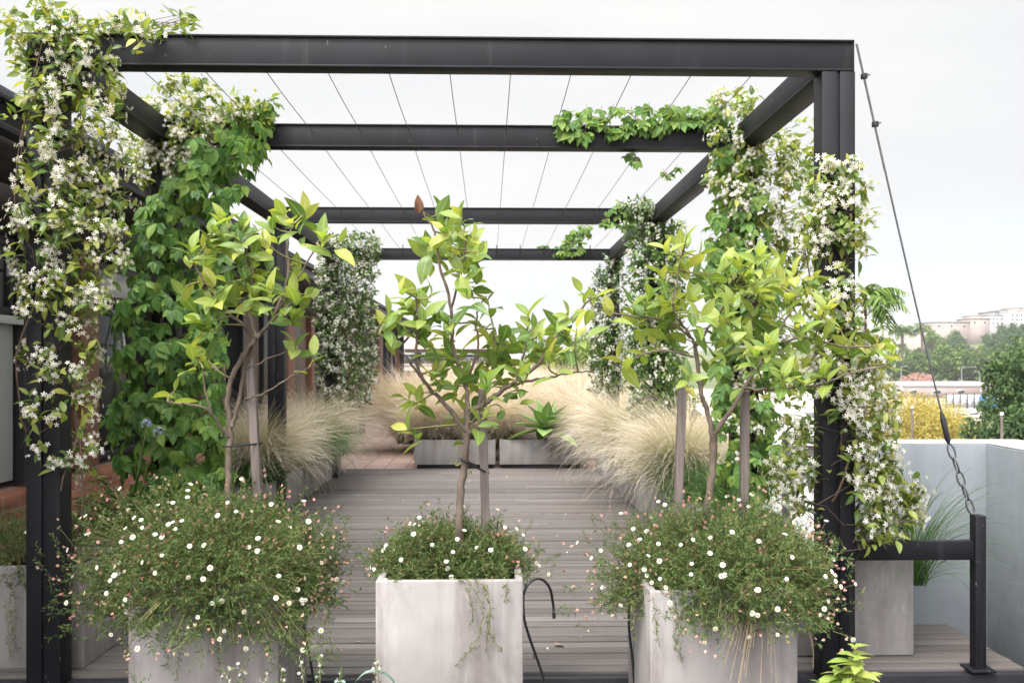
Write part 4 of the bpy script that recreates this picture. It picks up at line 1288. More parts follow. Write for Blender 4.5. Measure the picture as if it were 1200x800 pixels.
bed = b.build("raised_bed", M["conc_dark"], org=np.array([.5, 20, 0])); tag(bed, "low raised bed holding the blond grasses behind the two planters", "planter bed")

# agave in the right low planter
ac = np.array([P(640, 515, 13.5)[0], 13.50, .47])
ag = thing("agave", ac, "green agave rosette hanging over the front of the right low planter", "plant")
m = MB()
n = 20
az = np.arange(n) * 2.4; el = np.linspace(1.35, -.35, n)
d_ = np.stack([np.cos(az) * np.cos(el), np.sin(az) * np.cos(el), np.sin(el)], 1)
upv = np.stack([-np.cos(az) * np.sin(el), -np.sin(az) * np.sin(el), np.cos(el)], 1)
m.inst(L_AGAVE, ac + d_ * .03 + np.array([0, 0, .08]), d_, upv, np.linspace(.42, .60, n))
m.build("leaves", M["agave"], ag, smooth=True)
m = MB(); m.tube([ac + np.array([0, 0, -.03]), ac + np.array([0, 0, .09])], [.05, .035], 8); m.build("stem", M["bark"], ag)

# strap leaved plants with blue flowers
def strap_plant(loc, label, n, L, seed, stalks=(), mat="greengrass", wid=.026, name="agapanthus"):
    g = np.random.default_rng(seed)
    root = thing(name, loc, label, "plant")
    me = grass_mesh("leaves", n, L, 1, .5, 1.5, (0, -.3), wid, seed, M[mat], .06, 8)
    o = bpy.data.objects.new("leaves", me); COL.objects.link(o); o.parent = root
    blue = bpy.data.materials.get("blue_petal") or leaf_mat("blue_petal", [(0, (.32, .36, .62)), (1, (.48, .50, .72))], .3, .5, .2, None, 0, None, 1.0)
    for top in stalks:
        top = np.array(top)
        m = MB(); b0 = np.array(loc, float)
        m.tube(smooth_path([b0, (b0 + top) / 2 + np.array([0, 0, .05]), top], 5), .004, 5); m.build("stalk", M["twig"], root)
        m = MB(); nn = 9; dd = unit(g.normal(size=(nn, 3)) + np.array([0, -.2, .4]))
        m.inst(STAR, top + dd * .03, dd, rdir(nn), .012); m.inst(L_NARROW, np.repeat(top[None], nn, 0), dd, rdir(nn), .035)
        m.build("flower_head", blue, root)
    return root


strap_plant((-2.10, 5.55, .46), "strap leaved plant with pale blue flower heads at the foot of the creeper column", 46, .55, 61,
            [P(172, 497, 5.4), P(186, 506, 5.35)])
strap_plant((-2.30, 5.15, .40), "strap leaved plant in the shade beside the front left post", 40, .52, 62)
strap_plant((1.15, 13.95, .38), "thin plant with pale blue flowers standing right of the agave", 24, .5, 63, [P(668, 488, 13.9), P(676, 482, 13.9)], wid=.016)
strap_plant((2.28, 5.0, .30), "fine green grass arching out behind the low black rail", 260, .75, 64, (), "greengrass", .006, "green_grass")

# ------------------------------------------------------------------ small things
hs = thing("irrigation_hose", P(640, 800, FY + .1), "black irrigation hose curling up beside the middle planter", "hose")
m = MB(); m.tube(smooth_path([P(642, 812, FY + .12), P(634, 785, FY + .12), P(620, 745, FY + .1), P(614, 722, FY + .1), P(614, 695, FY + .12), P(622, 681, FY + .14), P(634, 678, FY + .16), P(644, 688, FY + .18), P(648, 706, FY + .2), P(649, 716, FY + .2)], 6), .0058, 7); m.build("pipe", M["hose"], hs, smooth=True)
m = MB(); m.tube([P(649, 717, FY + .2), P(649.3, 724, FY + .2)], .0075, 7); m.build("dripper", M["hose"], hs)
hs2 = thing("irrigation_hose", P(742, 800, FY + .3), "black irrigation hose hanging down the left side of the right planter", "hose")
m = MB(); m.tube(smooth_path([P(746, 690, FY + .4), P(738, 705, FY + .42), P(737, 735, FY + .42), P(741, 770, FY + .42), P(744, 815, FY + .42)], 6), .0055, 7); m.build("pipe", M["hose"], hs2, smooth=True)
hs3 = thing("irrigation_hose", P(368, 800, FY + .3), "black irrigation hose on the deck right of the left planter", "hose")
m = MB(); m.tube(smooth_path([P(352, 715, FY + .3), P(358, 745, FY + .3), P(364, 775, FY + .3), P(370, 812, FY + .3)], 6), .0055, 7); m.build("pipe", M["hose"], hs3, smooth=True)

fl = thing("fallen_leaf", P(655, 757, 4.9), "single dry pinkish leaf lying on the deck boards", "leaf")
pz = P(648, 757, 4.93); pz[2] = .014
m = MB(); m.inst(L_CITRUS2, np.array([pz]), np.array([[1, .15, .05]]), np.array([[0, .1, 1]]), .075); m.build("blade", leaf_mat("dry_leaf", [(0, (.38, .27, .22)), (1, (.42, .30, .25))], .1, .7, .2), fl)

for i, (px, py) in enumerate(((470, 597), (600, 620), (668, 640), (560, 575), (425, 690), (705, 708))):
    Yd = 1.475 * FPX / (py - 428); q_ = P(px, py, Yd); q_[2] = .004
    clone(fl, q_, i * 1.9, .45 + .12 * (i % 3), "small dry leaf lying on the grey deck boards", "small dry leaves on the deck")
g = np.random.default_rng(9)
n = 110
pp = np.stack([g.uniform(-1.5, 1.4, n), 4.6 + 8 * g.random(n) ** 1.6, np.full(n, .008)], 1)
m = MB(); m.inst(L_SMALL, pp, unit(np.stack([g.normal(size=n), g.normal(size=n), g.normal(0, .1, n)], 1)), unit(np.array([0, 0, 1]) + g.normal(0, .2, (n, 3))), g.uniform(.010, .028, n), 0, np.full(n, 2.2))
tag(m.build("fallen_petals", [M["petal"]]), kind="stuff")

# dry grass tuft over the right planter front
g = np.random.default_rng(5)
tc_ = P(884, 672, FY - .02)
dg = thing("dry_grass_tuft", tc_, "tuft of dry straw coloured stems hanging over the right planter's front", "grass tuft")
m = MB()
for i in range(34):
    dx = g.normal(-3, 9) if i < 28 else g.uniform(5, 20)
    ln = g.uniform(30, 85) if i % 3 else g.uniform(80, 125)
    p_ = smooth_path([P(884 + g.normal(0, 3), 668, FY - .01), P(884 + dx * .6, 680 + ln * .12, FY - .05), P(884 + dx * 1.5, 680 + ln * .5, FY - .05), P(884 + dx * 2.2 - 6, 680 + ln, FY - .03)], 5)
    m.tube(p_, .0013, 4, cap=False)
m.tube(smooth_path([P(886, 670, FY - .02), P(915, 690, FY - .06), P(940, 720, FY - .06), P(952, 755, FY - .02), P(953, 782, FY)], 6), .0014, 4, cap=False)
m.build("stems", M["straw"], dg)


def leafy_sprig(loc, tips, label, size, seed, mat="citrus_y", name="leafy_sprig"):
    g = np.random.default_rng(seed)
    root = thing(name, loc, label, "plant")
    st, lf = MB(), MB()
    for tp in tips:
        pth = smooth_path([np.array(loc), (np.array(loc) + tp) / 2 + g.normal(0, .02, 3), tp], 6)
        st.tube(pth, np.linspace(.005, .002, len(pth)), 5)
        for q in range(4, len(pth)):
            for sgn in (0, 1, 2):
                ang = q * 1.57 + sgn * 2.1 + g.normal(0, .2)
                o_ = np.array([math.cos(ang), math.sin(ang), .35 + .25 * (q == len(pth) - 1)])
                lf.inst(L_CITRUS2, pth[q][None], o_[None], np.array([[0, -.2, 1]]) + g.normal(0, .2, (1, 3)), size * g.uniform(.6, 1.1) * (.65 if q == len(pth) - 1 else 1))
    st.build("stem", M["twig"], root, smooth=True)
    lf.build("leaves", M[mat], root, smooth=True)


leafy_sprig((P(985, 860, 3.3)), [P(1001, 758, 3.3), P(1006, 772, 3.25), P(985, 785, 3.32), P(960, 800, 3.3), P(1018, 792, 3.28)], "bright green leafy sprig rising in the foreground by the right post", .075, 51)
# white flowering herb and blue strap leaf in the front bed
hb = thing("flowering_herb", P(320, 880, 3.45), "thin herb with small white flower spikes in front of the left planter", "plant")
st_, lf_, fb_ = MB(), MB(), MB()
g = np.random.default_rng(6)
for px, py in ((352, 772), (375, 768), (398, 790), (330, 784), (268, 785), (285, 776), (310, 790), (442, 776)):
    a, e = P(px + g.normal(0, 6), 880, 3.5), P(px, py, 3.5)
    pth = smooth_path([a, (a + e) / 2 + g.normal(0, .01, 3), e], 8)
    st_.tube(pth, .0018, 4)
    J = np.repeat(np.arange(6, len(pth)), 3)
    lf_.inst(L_SMALL, pth[J] + g.normal(0, .006, (len(J), 3)), unit(g.normal(size=(len(J), 3)) + np.array([0, 0, .4])), rdir(len(J)), g.uniform(.018, .034, len(J)))
    K = np.repeat(np.arange(9, len(pth)), 2)
    fb_.inst(STAR, pth[K] + g.normal(0, .008, (len(K), 3)), rdir(len(K)), rdir(len(K)), .007)
st_.build("stems", M["twig"], hb); lf_.build("leaves", M["daisyleaf"], hb); fb_.build("blossoms", M["petal"], hb)
sl = thing("strap_leaf_plant", P(430, 880, 3.4), "bluish strap leaf curving over at the foot of the middle planter", "plant")
m = MB()
for pts_ in ([(415, 880), (412, 815), (425, 790), (445, 787), (462, 800), (466, 830)], [(405, 880), (400, 820), (404, 800), (392, 798)]):
    c_ = smooth_path([P(a, b_, 3.45 + .02 * i) for i, (a, b_) in enumerate(pts_)], 6)
    wv = np.linspace(.016, .006, len(c_))[:, None] * np.array([[.35, .9, .3]])
    V = np.stack([c_ - wv / 2, c_ + wv / 2 + np.array([0, 0, .004])], 1).reshape(-1, 3)
    F = [(2 * i, 2 * i + 1, 2 * i + 3, 2 * i + 2) for i in range(len(c_) - 1)]
    m.raw(V, F)
m.build("leaves", leaf_mat("blue_strap_leaf", [(0, (.14, .22, .17)), (1, (.2, .29, .23))], .2, .4, .4), sl, smooth=True)

# ------------------------------------------------------------------ end of the terrace, town beyond
bp = MB(); bp.box((-9, 34.8, -.3), (2.70, 35.05, 1.28))
o = bp.build("brick_parapet", M["brick"], org=np.array([-1, 34.9, 0])); tag(o, "low red brick parapet across the far end of the terrace", "wall")


def block(name, label, x0, x1, y0, y1, z0, z1, wallcol, roofcol, wins=(), group=None, pitched=0, cat="building", nw=0, rows=1, wh=1.4, ww=1.1, wtop=None):
    root = thing(name, ((x0 + x1) / 2, (y0 + y1) / 2, z0), label, cat, group)
    mw = bpy.data.materials.get(wallcol[0]) or plain(wallcol[0], wallcol[1], .85, .2, .08, .3)
    mr = bpy.data.materials.get(roofcol[0]) or plain(roofcol[0], roofcol[1], .8, .2, .12, .4)
    m = MB(); m.box((x0, y0, z0), (x1, y1, z1)); m.build("wall", mw, root)
    m = MB()
    if pitched:
        xm = (y0 + y1) / 2
        m.raw([(x0 - .3, y0 - .4, z1), (x1 + .3, y0 - .4, z1), (x1 + .3, xm, z1 + pitched), (x0 - .3, xm, z1 + pitched), (x1 + .3, y1 + .4, z1), (x0 - .3, y1 + .4, z1)], [(0, 1, 2, 3), (3, 2, 4, 5)])
        m.tri([(x0, y0, z1), (x0, y1, z1), (x0, xm, z1 + pitched - .05), (x1, y0, z1), (x1, y1, z1), (x1, xm, z1 + pitched - .05)], [(0, 1, 2), (3, 5, 4)])
    else:
        t_ = .3 * max(1, (z1 - z0) / 10)
        m.box((x0 - t_ * .3, y0 - t_ * .3, z1 + .002), (x1 + t_ * .3, y1 + t_ * .3, z1 + t_))
    m.build("roof", mr, root)
    if nw:
        for r_ in range(rows):
            zc = z1 - (r_ + .65) * (z1 - max(z0, z1 - rows * 3.2)) / rows
            if wtop: zc = z1 - wtop
            for j in range(nw):
                xc2 = x0 + (x1 - x0) * (j + .5) / nw
                f = MB(); f.box((xc2 - ww / 2 - .1, y0 - .06, zc - wh / 2 - .1), (xc2 + ww / 2 + .1, y0 - .003, zc + wh / 2 + .1)); fo_ = f.build("window", M["coping"], root)
                p_ = MB(); p_.box((xc2 - ww / 2, y0 - .075, zc - wh / 2), (xc2 + ww / 2, y0 - .062, zc + wh / 2)); p_.build("pane", M["glass"], fo_)
    return root


CRE = ("cream_render", (.29, .25, .22)); PNK = ("pink_render", (.25, .20, .185)); WHT = ("white_render", (.33, .32, .315)); GRY = ("grey_render", (.19, .187, .185))
RRF = ("pale_tile_roof", (.27, .215, .19)); WRF = ("white_sheet_roof", (.34, .335, .335)); GRF = ("grey_roof", (.12, .12, .125))
xa, xb = P(474, 420, 52)[0], P(578, 420, 52)[0]
block("house", "long pale house with a row of windows beyond the brick parapet at the terrace's end", xa, xb, 52, 60, GZ, P(500, 409, 52)[2], CRE, RRF, pitched=1.0, nw=6, rows=1, wh=.5, ww=.9, wtop=.55)
xa, xb = P(862, 500, 20)[0], P(962, 500, 20)[0]
block("shed", "white roofed shed beyond the grey railing", xa, xb, 19, 26, GZ, P(900, 520, 19)[2], WHT, WRF, pitched=.55)

# hill
k = NT("hill_ground")
m_hill = k.base(k.ramp(k.noise(.03, 5, k.objvec()), [(.35, (.06, .09, .035)), (.6, (.13, .13, .07)), (.75, (.22, .19, .14))]), .95, .1)
nx, ny = 60, 40
gx, gy = np.meshgrid(np.linspace(-900, 1300, nx), np.linspace(420, 1500, ny))
sm = np.clip((gy - 430) / 330, 0, 1); sm = sm * sm * (3 - 2 * sm)
hx = np.interp(gx, [-900, -100, 100, 220, 330, 420, 600, 900, 1300], [6, 10, 16, 24, 33, 46, 60, 52, 30])
hz = GZ - .3 + sm * hx + np.sin(gx * .021) * np.sin(gy * .017) * 2.0 * sm
V = np.stack([gx, gy, hz], -1).reshape(-1, 3)
F = [(j * nx + i, j * nx + i + 1, (j + 1) * nx + i + 1, (j + 1) * nx + i) for j in range(ny - 1) for i in range(nx - 1)]
hb_ = MB(); hb_.raw(V, F); tag(hb_.build("hill", m_hill, smooth=True), kind="structure")


def hill_z(x, y):
    s_ = np.clip((y - 430) / 330, 0, 1); s_ = s_ * s_ * (3 - 2 * s_)
    return GZ - .3 + s_ * np.interp(x, [-900, -100, 100, 220, 330, 420, 600, 900, 1300], [6, 10, 16, 24, 33, 46, 60, 52, 30]) + math.sin(x * .021) * math.sin(y * .017) * 2 * s_


# roads and plaza
m_asph = plain("asphalt", (.085, .085, .09), .9, .2, .2, .15)
m_plaza = plain("pale_plaza_paving", (.30, .265, .235), .9, .2, .12, .05)
b = MB(); b.raw([(20, 150, GZ + .03), (420, 150, GZ + .03), (420, 385, GZ + .03), (20, 385, GZ + .03)], [(0, 1, 2, 3)]); tag(b.build("pavement", m_plaza), kind="structure")
b = MB(); b.raw([(15, 205, GZ + .06), (430, 186, GZ + .06), (430, 206, GZ + .06), (15, 228, GZ + .06)], [(0, 1, 2, 3)]); tag(b.build("road", m_asph), kind="structure")

HB = "pale buildings along the hilltop"
for i, (pa, pb, pt, pbm, Yb, wc, rf, lb, nwn, rw) in enumerate([
    (1093, 1137, 378, 397, 640, PNK, GRY, "broad plain pinkish block on the hill, leftmost of the hilltop buildings", 3, 1),
    (1136, 1160, 374, 396, 665, PNK, GRF, "dull pink hilltop building with a dark flat roof beside the broad block", 2, 1),
    (1157, 1176, 370, 392, 690, WHT, GRF, "white hilltop building under a grey roof edge", 4, 2),
    (1172, 1186, 364, 390, 720, GRY, GRY, "grey stepped building highest on the hill", 3, 3),
    (1184, 1215, 366, 392, 700, WHT, WRF, "white apartment block at the right end of the hilltop", 6, 3),
    (1040, 1068, 384, 398, 620, WHT, WRF, "low white building left of the palms on the hill", 5, 1),
    (1161, 1171, 366, 372, 694, GRY, GRF, "small grey rooftop house above the white hilltop building", 1, 1),
    (1188, 1199, 361, 368, 712, PNK, RRF, "small pinkish rooftop house at the top of the right apartment block", 1, 1),
    (1142, 1153, 370, 376, 690, CRE, RRF, "small cream house peeping over the dull pink hilltop building", 1, 1),
    (1064, 1096, 388, 400, 610, CRE, RRF, "low cream building behind the palms", 5, 1)]):
    xa, xb = P(pa, 400, Yb)[0], P(pb, 400, Yb)[0]
    block("hill_building", lb, xa, xb, Yb, Yb + 18, hill_z((xa + xb) / 2, Yb) - 6, P(pa, pt, Yb)[2], wc, rf, group=HB, nw=nwn, rows=rw, wh=1.5, ww=1.3)

# market hall and fence on the plaza
xa, xb = P(1056, 460, 322)[0], P(1168, 460, 322)[0]
block("market_hall", "long low hall with a bright white roof beyond the yellow trees", xa, xb, 322, 350, GZ + .03, -5.6, PNK, WRF, pitched=1.3, nw=4, rows=1, wh=1.2, ww=2.6)
xa, xb = P(1109, 470, 246)[0], P(1150, 470, 246)[0]
fz = thing("hoarding", ((xa + xb) / 2, 246, GZ), "grey panel hoarding along the road in front of the white roofed hall", "fence")
m_ho = plain("grey_hoarding", (.36, .37, .38), .6, .3, .15, .4)
npn = 5
for j in range(npn):
    x0 = xa + (xb - xa) * j / npn; x1 = xa + (xb - xa) * (j + 1) / npn
    m = MB(); m.box((x0 + .12, 246, GZ + .3), (x1 - .12, 246.15, GZ + 3.7)); m.build("panel", m_ho, fz)
    m = MB(); m.box((x0 - .1, 245.9, GZ + .03), (x0 + .1, 246.3, GZ + 4.0)); m.build("post", M["dark"], fz)
xa, xb = P(1152, 470, 244)[0], P(1166, 470, 244)[0]
ct = thing("container", ((xa + xb) / 2, 245, GZ), "blue shipping container at the right end of the grey hoarding", "container")
m_bl = plain("blue_container_paint", (.05, .17, .38), .5, .3, .12, .5)
m = MB(); m.box((xa, 243, GZ + .2), (xb, 249, GZ + 3.4)); m.build("body", m_bl, ct, bevel=.05)
m = MB()
for j in range(9): m.box((xa + .2 + j * (xb - xa - .4) / 9, 242.92, GZ + .3), (xa + .32 + j * (xb - xa - .4) / 9, 242.997, GZ + 3.3))
m.build("door_ribs", m_bl, ct)


def car(px, Yc, col, label):
    x = P(px, 480, Yc)[0]; z = GZ + .06
    root = thing("parked_car", (x, Yc, z), label, "car", "cars on the street below")
    mc = plain("car_paint", col, .35, .5, .05, 2)
    m = MB(); prof = [(-2.1, .35), (2.1, .35), (2.15, .75), (1.25, .88), (.7, 1.38), (-1.1, 1.40), (-1.75, .95), (-2.12, .88)]
    V = [(x + a, Yc - .85, z + b_) for a, b_ in prof] + [(x + a, Yc + .85, z + b_) for a, b_ in prof]
    n_ = len(prof)
    m.raw(V, [(i, (i + 1) % n_, n_ + (i + 1) % n_, n_ + i) for i in range(n_)])
    m.tri(V, [(0, i, i + 1)[::-1] for i in range(1, n_ - 1)] + [(n_, n_ + i, n_ + i + 1) for i in range(1, n_ - 1)])
    m.build("body", mc, root)
    m = MB(); m.hexa([(x - 1.2, Yc - .87, z + .93), (x + 1.0, Yc - .87, z + .93), (x + 1.0, Yc + .87, z + .93), (x - 1.2, Yc + .87, z + .93), (x - 1.0, Yc - .86, z + 1.3), (x + .6, Yc - .86, z + 1.3), (x + .6, Yc + .86, z + 1.3), (x - 1.0, Yc + .86, z + 1.3)]); m.build("windows", M["glass"], root)
    for wx in (-1.3, 1.35):
        for wy in (-.86, .70):
            m = MB(); m.tube([(x + wx, Yc + wy, z + .32), (x + wx, Yc + wy + .16, z + .32)], .32, 12); m.build("wheel", M["hose"], root)


car(1124, 196, (.55, .56, .58), "silver car on the street seen over the yellow trees")
car(1139, 198, (.45, .46, .48), "grey car on the street left of the dark green tree")
car(1085, 216, (.35, .04, .03), "red car on the street at the yellow trees' left top")


def street_lamp(px, pt, pb, Yl, label, arm=0):
    a, e = P(px, pb, Yl), P(px, pt, Yl)
    root = thing("street_lamp", a, label, "street lamp", "street lamps in the town")
    m = MB(); m.tube([a, e], [.16 * Yl / 300 + .05, .08 * Yl / 300 + .04], 8); m.build("pole", grail, root)
    ax = 1 if arm >= 0 else -1
    L_ = max(1.2, abs(arm) * Yl / FPX)
    m = MB(); m.tube([e, e + np.array([ax * L_, 0, .4])], .08, 6); m.build("arm", grail, root)
    h_ = e + np.array([ax * L_, 0, .35])
    m = MB(); m.box(h_ - np.array([.5, .2, .12]), h_ + np.array([.5, .2, .12])); m.build("lamp_head", grail, root)


street_lamp(1127, 431, 459, 372, "street lamp with a long arm before the green trees", 16)
street_lamp(1056, 430, 462, 350, "street lamp left of the pink blossoming tree", 6)
street_lamp(1148, 436, 460, 372, "short street lamp right of the long armed one", -5)
for px, pt, Yp, lb in ((1069, 478, 49, "thin pale pole standing in front of the yellow trees"), (1174, 486, 42, "thin grey pole before the large dark green tree")):
    e = P(px, pt, Yp); a = np.array([e[0], Yp, GZ])
    root = thing("utility_pole", a, lb, "pole", "thin poles behind the parapet")
    m = MB(); m.tube([a, e], [.08, .06], 8); m.build("pole", M["stake"], root)
    m = MB(); m.tube([e, e + np.array([0, 0, .12])], .075, 8); m.build("cap", M["coping"], root)


# ------------------------------------------------------------------ distant trees
def tree_meshes(seed, h, cr_w, trunk_h, n, leaf, mat, nclump=40, flat=1.0):
    g = np.random.default_rng(seed)
    t = MB(); f = MB()
    t.tube(smooth_path([(0, 0, -.3), (.1, 0, trunk_h * .5), (0, .1, trunk_h), (0, 0, h * .7)], 4), np.linspace(.035 * h, .012 * h, 13), 7)
    cc = []
    for j in range(nclump):
        d_ = unit(g.normal(size=3)); r_ = g.random() ** .45
        ctr = np.array([d_[0] * cr_w / 2 * r_, d_[1] * cr_w / 2 * r_, (trunk_h + h) / 2 + d_[2] * (h - trunk_h) / 2 * r_ * flat])
        cc.append(ctr)
        if j < 12: t.tube(smooth_path([(0, 0, trunk_h * g.uniform(.7, 1.2)), ctr * np.array([.5, .5, .5]) + np.array([0, 0, trunk_h * .55]), ctr], 3), np.linspace(.012 * h, .003 * h, 7), 5)
    cc = np.array(cc)
    I = g.integers(0, nclump, n)
    rad = cr_w * g.uniform(.09, .17, nclump)
    dd = unit(g.normal(size=(n, 3)))
    pos = cc[I] + dd * (rad[I] * g.random(n) ** .4)[:, None] * np.array([1, 1, .75])
    f.inst(L_JAS, pos, unit(dd + g.normal(0, .6, (n, 3))), unit(dd + np.array([0, 0, .8]) + g.normal(0, .3, (n, 3))), leaf * g.uniform(.6, 1.2, n), 0, np.full(n, 1.3))
    a = t.build("trunk", M["bark"], smooth=True); b_ = f.build("crown", mat)
    r = (a.data, b_.data)
    bpy.data.objects.remove(a); bpy.data.objects.remove(b_)
    return r


def tree(meshes, loc, sc_, rz, label, group, name="tree", cat="tree"):
    root = thing(name, loc, label, cat, group)
    for nm, me in zip(("trunk", "crown"), meshes):
        o = bpy.data.objects.new(nm, me); COL.objects.link(o); o.parent = root
    root.rotation_euler = (0, 0, rz); root.scale = (sc_,) * 3 if np.isscalar(sc_) else sc_
    return root


m_tg = leaf_mat("town_tree_leaf", [(0, (.045, .09, .024)), (.6, (.11, .18, .038)), (1, (.22, .29, .06))], .25, .6, .2)
m_td = leaf_mat("dark_tree_leaf", [(0, (.03, .065, .024)), (.6, (.06, .11, .034)), (1, (.12, .18, .05))], .25, .6, .2)
m_ty = leaf_mat("yellow_tree_leaf", [(0, (.25, .19, .04)), (.6, (.42, .345, .085)), (1, (.54, .47, .15))], .25, .6, .2)
m_tp = leaf_mat("pink_tree_blossom", [(0, (.34, .18, .16)), (1, (.52, .34, .30))], .25, .7, .2)
m_tl = leaf_mat("lime_tree_leaf", [(0, (.06, .11, .02)), (.6, (.14, .20, .035)), (1, (.27, .30, .06))], .3, .6, .2)
TG = [tree_meshes(s_, 18, 14, 4.5, 3600, 1.0, m_tg) for s_ in (1, 2)]
TD = [tree_meshes(s_, 18, 14, 4.0, 3600, 1.0, m_td) for s_ in (3, 4)]
g = np.random.default_rng(12)
GT = "green trees along the foot of the hill"
for i, (px, Yt, hh, kind, lb) in enumerate([
    (1048, 392, 16, 1, "dark tree at the foot of the hill, behind the jasmine's edge"), (1066, 396, 17, 0, "green tree behind the palms, above the pink blossoming tree"),
    (1086, 398, 17, 1, "dark green tree right above the pink blossoming tree"), (1103, 392, 20, 0, "tall light green tree at the guy cable, left of the long armed lamp"),
    (1122, 398, 20, 0, "rounded light green tree behind the long armed street lamp"), (1140, 396, 18, 1, "darker green tree behind the short street lamp"),
    (1156, 390, 19, 0, "green tree between the short lamp and the large dark tree"), (1176, 395, 20, 1, "green tree mostly behind the large dark tree"), (1196, 392, 22, 0, "green tree at the picture's right edge, behind the large dark tree")]):
    x = P(px, 430, Yt)[0]
    tree((TD if kind else TG)[i % 2], (x, Yt, GZ), (hh / 18 * 1.05, hh / 18, hh / 18), float(g.uniform(0, 6)), lb, GT)
HT_ = "trees on the hillside below the buildings"
for i in range(26):
    Yt = 470 + 150 * g.random()
    px = 1040 + 190 * (i + .5) / 26 + g.normal(0, 3)
    x = P(px, 420, Yt)[0]
    tree((TD if g.random() < .5 else TG)[i % 2], (x, Yt, hill_z(x, Yt) - .5), float(g.uniform(.75, 1.05)), float(g.uniform(0, 6)), "green tree on the hillside between the plaza trees and the pale hilltop buildings", HT_)
for i, (px, top) in enumerate(((1168, 383), (1180, 381), (1192, 382), (1203, 380))):
    Yt = 520 + 12 * i; x = P(px, 400, Yt)[0]; zt2 = P(px, top, Yt)[2]; zb2 = hill_z(x, Yt) - 2
    s_ = (zt2 - zb2) / 18
    tree(TD[i % 2], (x, Yt, zb2), (min(s_, 1.1), min(s_, 1.1), s_), float(g.uniform(0, 6)), "green tree on the hillside between the plaza trees and the pale hilltop buildings", HT_)
PT = tree_meshes(8, 8, 15, 2, 3000, .7, m_tp, 40)
tree(PT, (P(1075, 440, 372)[0], 372, GZ), (.95, .9, 1.0), 0, "pink blossoming tree at the edge of the plaza", None, "blossom_tree")
YT = [tree_meshes(s_, 9, 8.2, 3.6, 26000, .12, m_ty, 110) for s_ in (11, 12)]
YG = "yellow leaved trees behind the parapet"
for i, (px, top, Yt, s_, lb) in enumerate([(1058, 456, 58, .95, "yellow tree beside the jasmine, leftmost behind the parapet wall"), (1098, 474, 56, .75, "yellow tree behind the parapet where the guy cable crosses it"),
    (1136, 492, 60, .55, "yellow tree behind the parapet next to the dark green tree"), (1012, 468, 62, .8, "yellow tree mostly hidden by the jasmine on the right post"), (1080, 462, 66, .8, "yellow tree at the back of the yellow group")]):
    p_ = P(px, top, Yt); zsc = (p_[2] - GZ) / 9.3
    tree(YT[i % 2], (p_[0], Yt, GZ), (s_, s_, zsc), i * 1.3, lb, YG, "yellow_tree")
DT = tree_meshes(21, 13, 7.0, 3, 32000, .26, m_td, 120)
p_ = P(1206, 380, 46); tree(DT, (p_[0], 46, GZ), (.78, .78, (p_[2] - GZ) / 13.4), .5, "large dark green tree at the right edge above the parapet", None, "dark_tree")
p_ = P(1160, 488, 48); DT2 = tree_meshes(22, 8, 4.0, 2, 12000, .22, m_td, 50)
tree(DT2, (p_[0], 48, GZ), (.62, .62, (p_[2] - GZ) / 8.2), .5, "small dark green tree in front of the large one", None, "dark_tree")
LT = tree_meshes(31, 12, 5.0, 7.5, 20000, .15, m_tl, 70)
p_ = P(664, 388, 40); tree(LT, (p_[0], 40, GZ), (1.1, 1.1, (p_[2] - GZ) / 12.2), .5, "lime green tree beyond the blond grasses at the terrace's end", None, "lime_tree")
p_ = P(706, 386, 46); tree(LT, (p_[0], 46, GZ), (.9, .9, (p_[2] - GZ) / 12.2), 2.5, "lime green tree beside the farthest right jasmine column", None, "lime_tree")
p_ = P(756, 400, 44); tree(LT, (p_[0], 44, GZ), (.9, .9, (p_[2] - GZ) / 12.2), 1.5, "lime green tree seen between the right jasmine columns", None, "lime_tree")


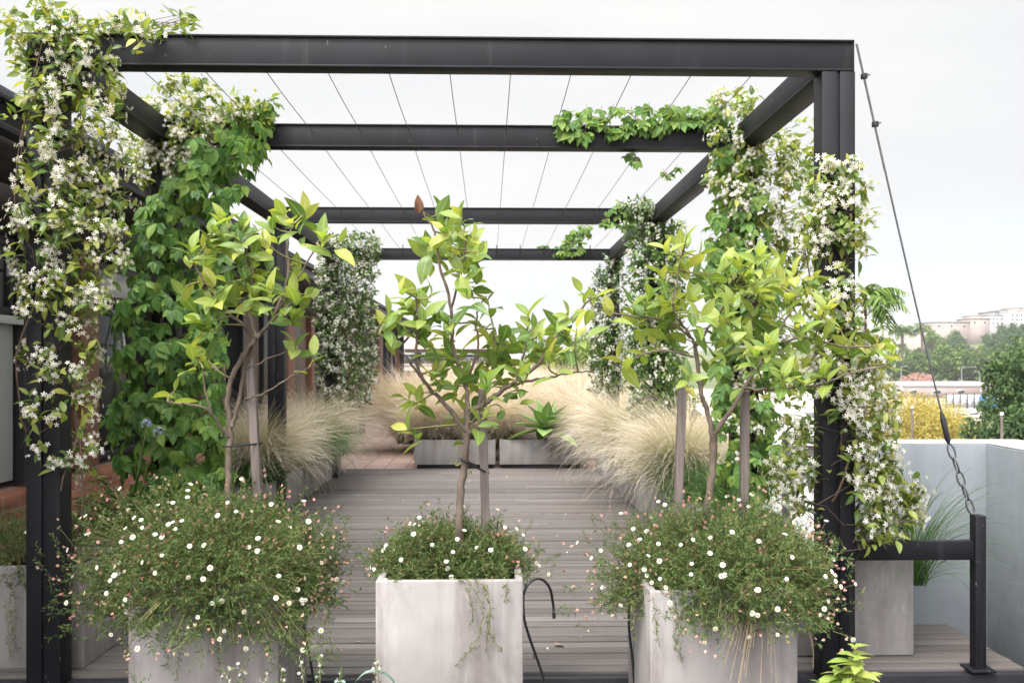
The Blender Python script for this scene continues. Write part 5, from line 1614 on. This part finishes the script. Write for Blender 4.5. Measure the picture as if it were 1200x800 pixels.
def palm(px, pt, Yp, fr, nf, label, zb=GZ, seed=1, trunk_r=.3):
    g = np.random.default_rng(seed)
    tp = P(px, pt, Yp); bs = np.array([tp[0], Yp, zb])
    root = thing("palm_tree", bs, label, "palm", "palm trees")
    m = MB(); m.tube(smooth_path([bs, (bs + tp) / 2 + np.array([trunk_r * .6, 0, 0]), tp], 6), np.linspace(trunk_r, trunk_r * .8, 13), 8); m.build("trunk", M["bark"], root, smooth=True)
    m = MB()
    for j in range(nf):
        az = g.uniform(0, 6.28); el = g.uniform(-.3, 1.2)
        q = np.linspace(0, 1, 14)
        H = np.array([math.cos(az), math.sin(az), 0])
        ang = el - 1.5 * q
        stp = fr / 14
        pth = tp + np.cumsum(stp * (H * np.cos(ang)[:, None] + np.array([0, 0, 1]) * np.sin(ang)[:, None]), 0)
        sd_ = np.array([-H[1], H[0], 0])
        for sg in (-1, 1):
            dl = unit(sd_[None] * sg + H * .5 + np.array([0, 0, -.35]) + g.normal(0, .1, (14, 3)))
            m.inst(L_NARROW, pth, dl, unit(np.tile([0, 0, 1.0], (14, 1)) + g.normal(0, .2, (14, 3))), fr * .32 * np.sin(np.pi * (.15 + .8 * q)) + .02, 0, np.full(14, 1.8))
    m.build("fronds", m_tg, root)


palm(1057, 388, 410, 7, 26, "palm with a full green head left of the guy cable", GZ, 1, .6)
palm(1080, 384, 405, 5.5, 22, "tall palm left of the guy cable above the pink blossoming tree", GZ, 2, .6)
palm(1093, 395, 415, 5, 22, "palm crossed by the guy cable", GZ, 3, .6)
palm(1012, 352, 12.0, .62, 12, "small palm with pale green fronds right of the front right post", GZ, 4, .05)

# ------------------------------------------------------------------ the air over the town
hz_m = bpy.data.materials.new("town_haze"); hz_m.use_nodes = True
ht = hz_m.node_tree; ht.nodes.remove(ht.nodes["Principled BSDF"])
pv = ht.nodes.new("ShaderNodeVolumePrincipled"); pv.inputs["Color"].default_value = (.93, .95, 1, 1); pv.inputs["Density"].default_value = .0002
pv.inputs["Anisotropy"].default_value = .2
ht.links.new(pv.outputs[0], ht.nodes["Material Output"].inputs["Volume"])
b = MB(); b.box((-1450, -450, GZ - 1), (1450, 1700, 75))
tag(b.build("haze", hz_m), kind="stuff")
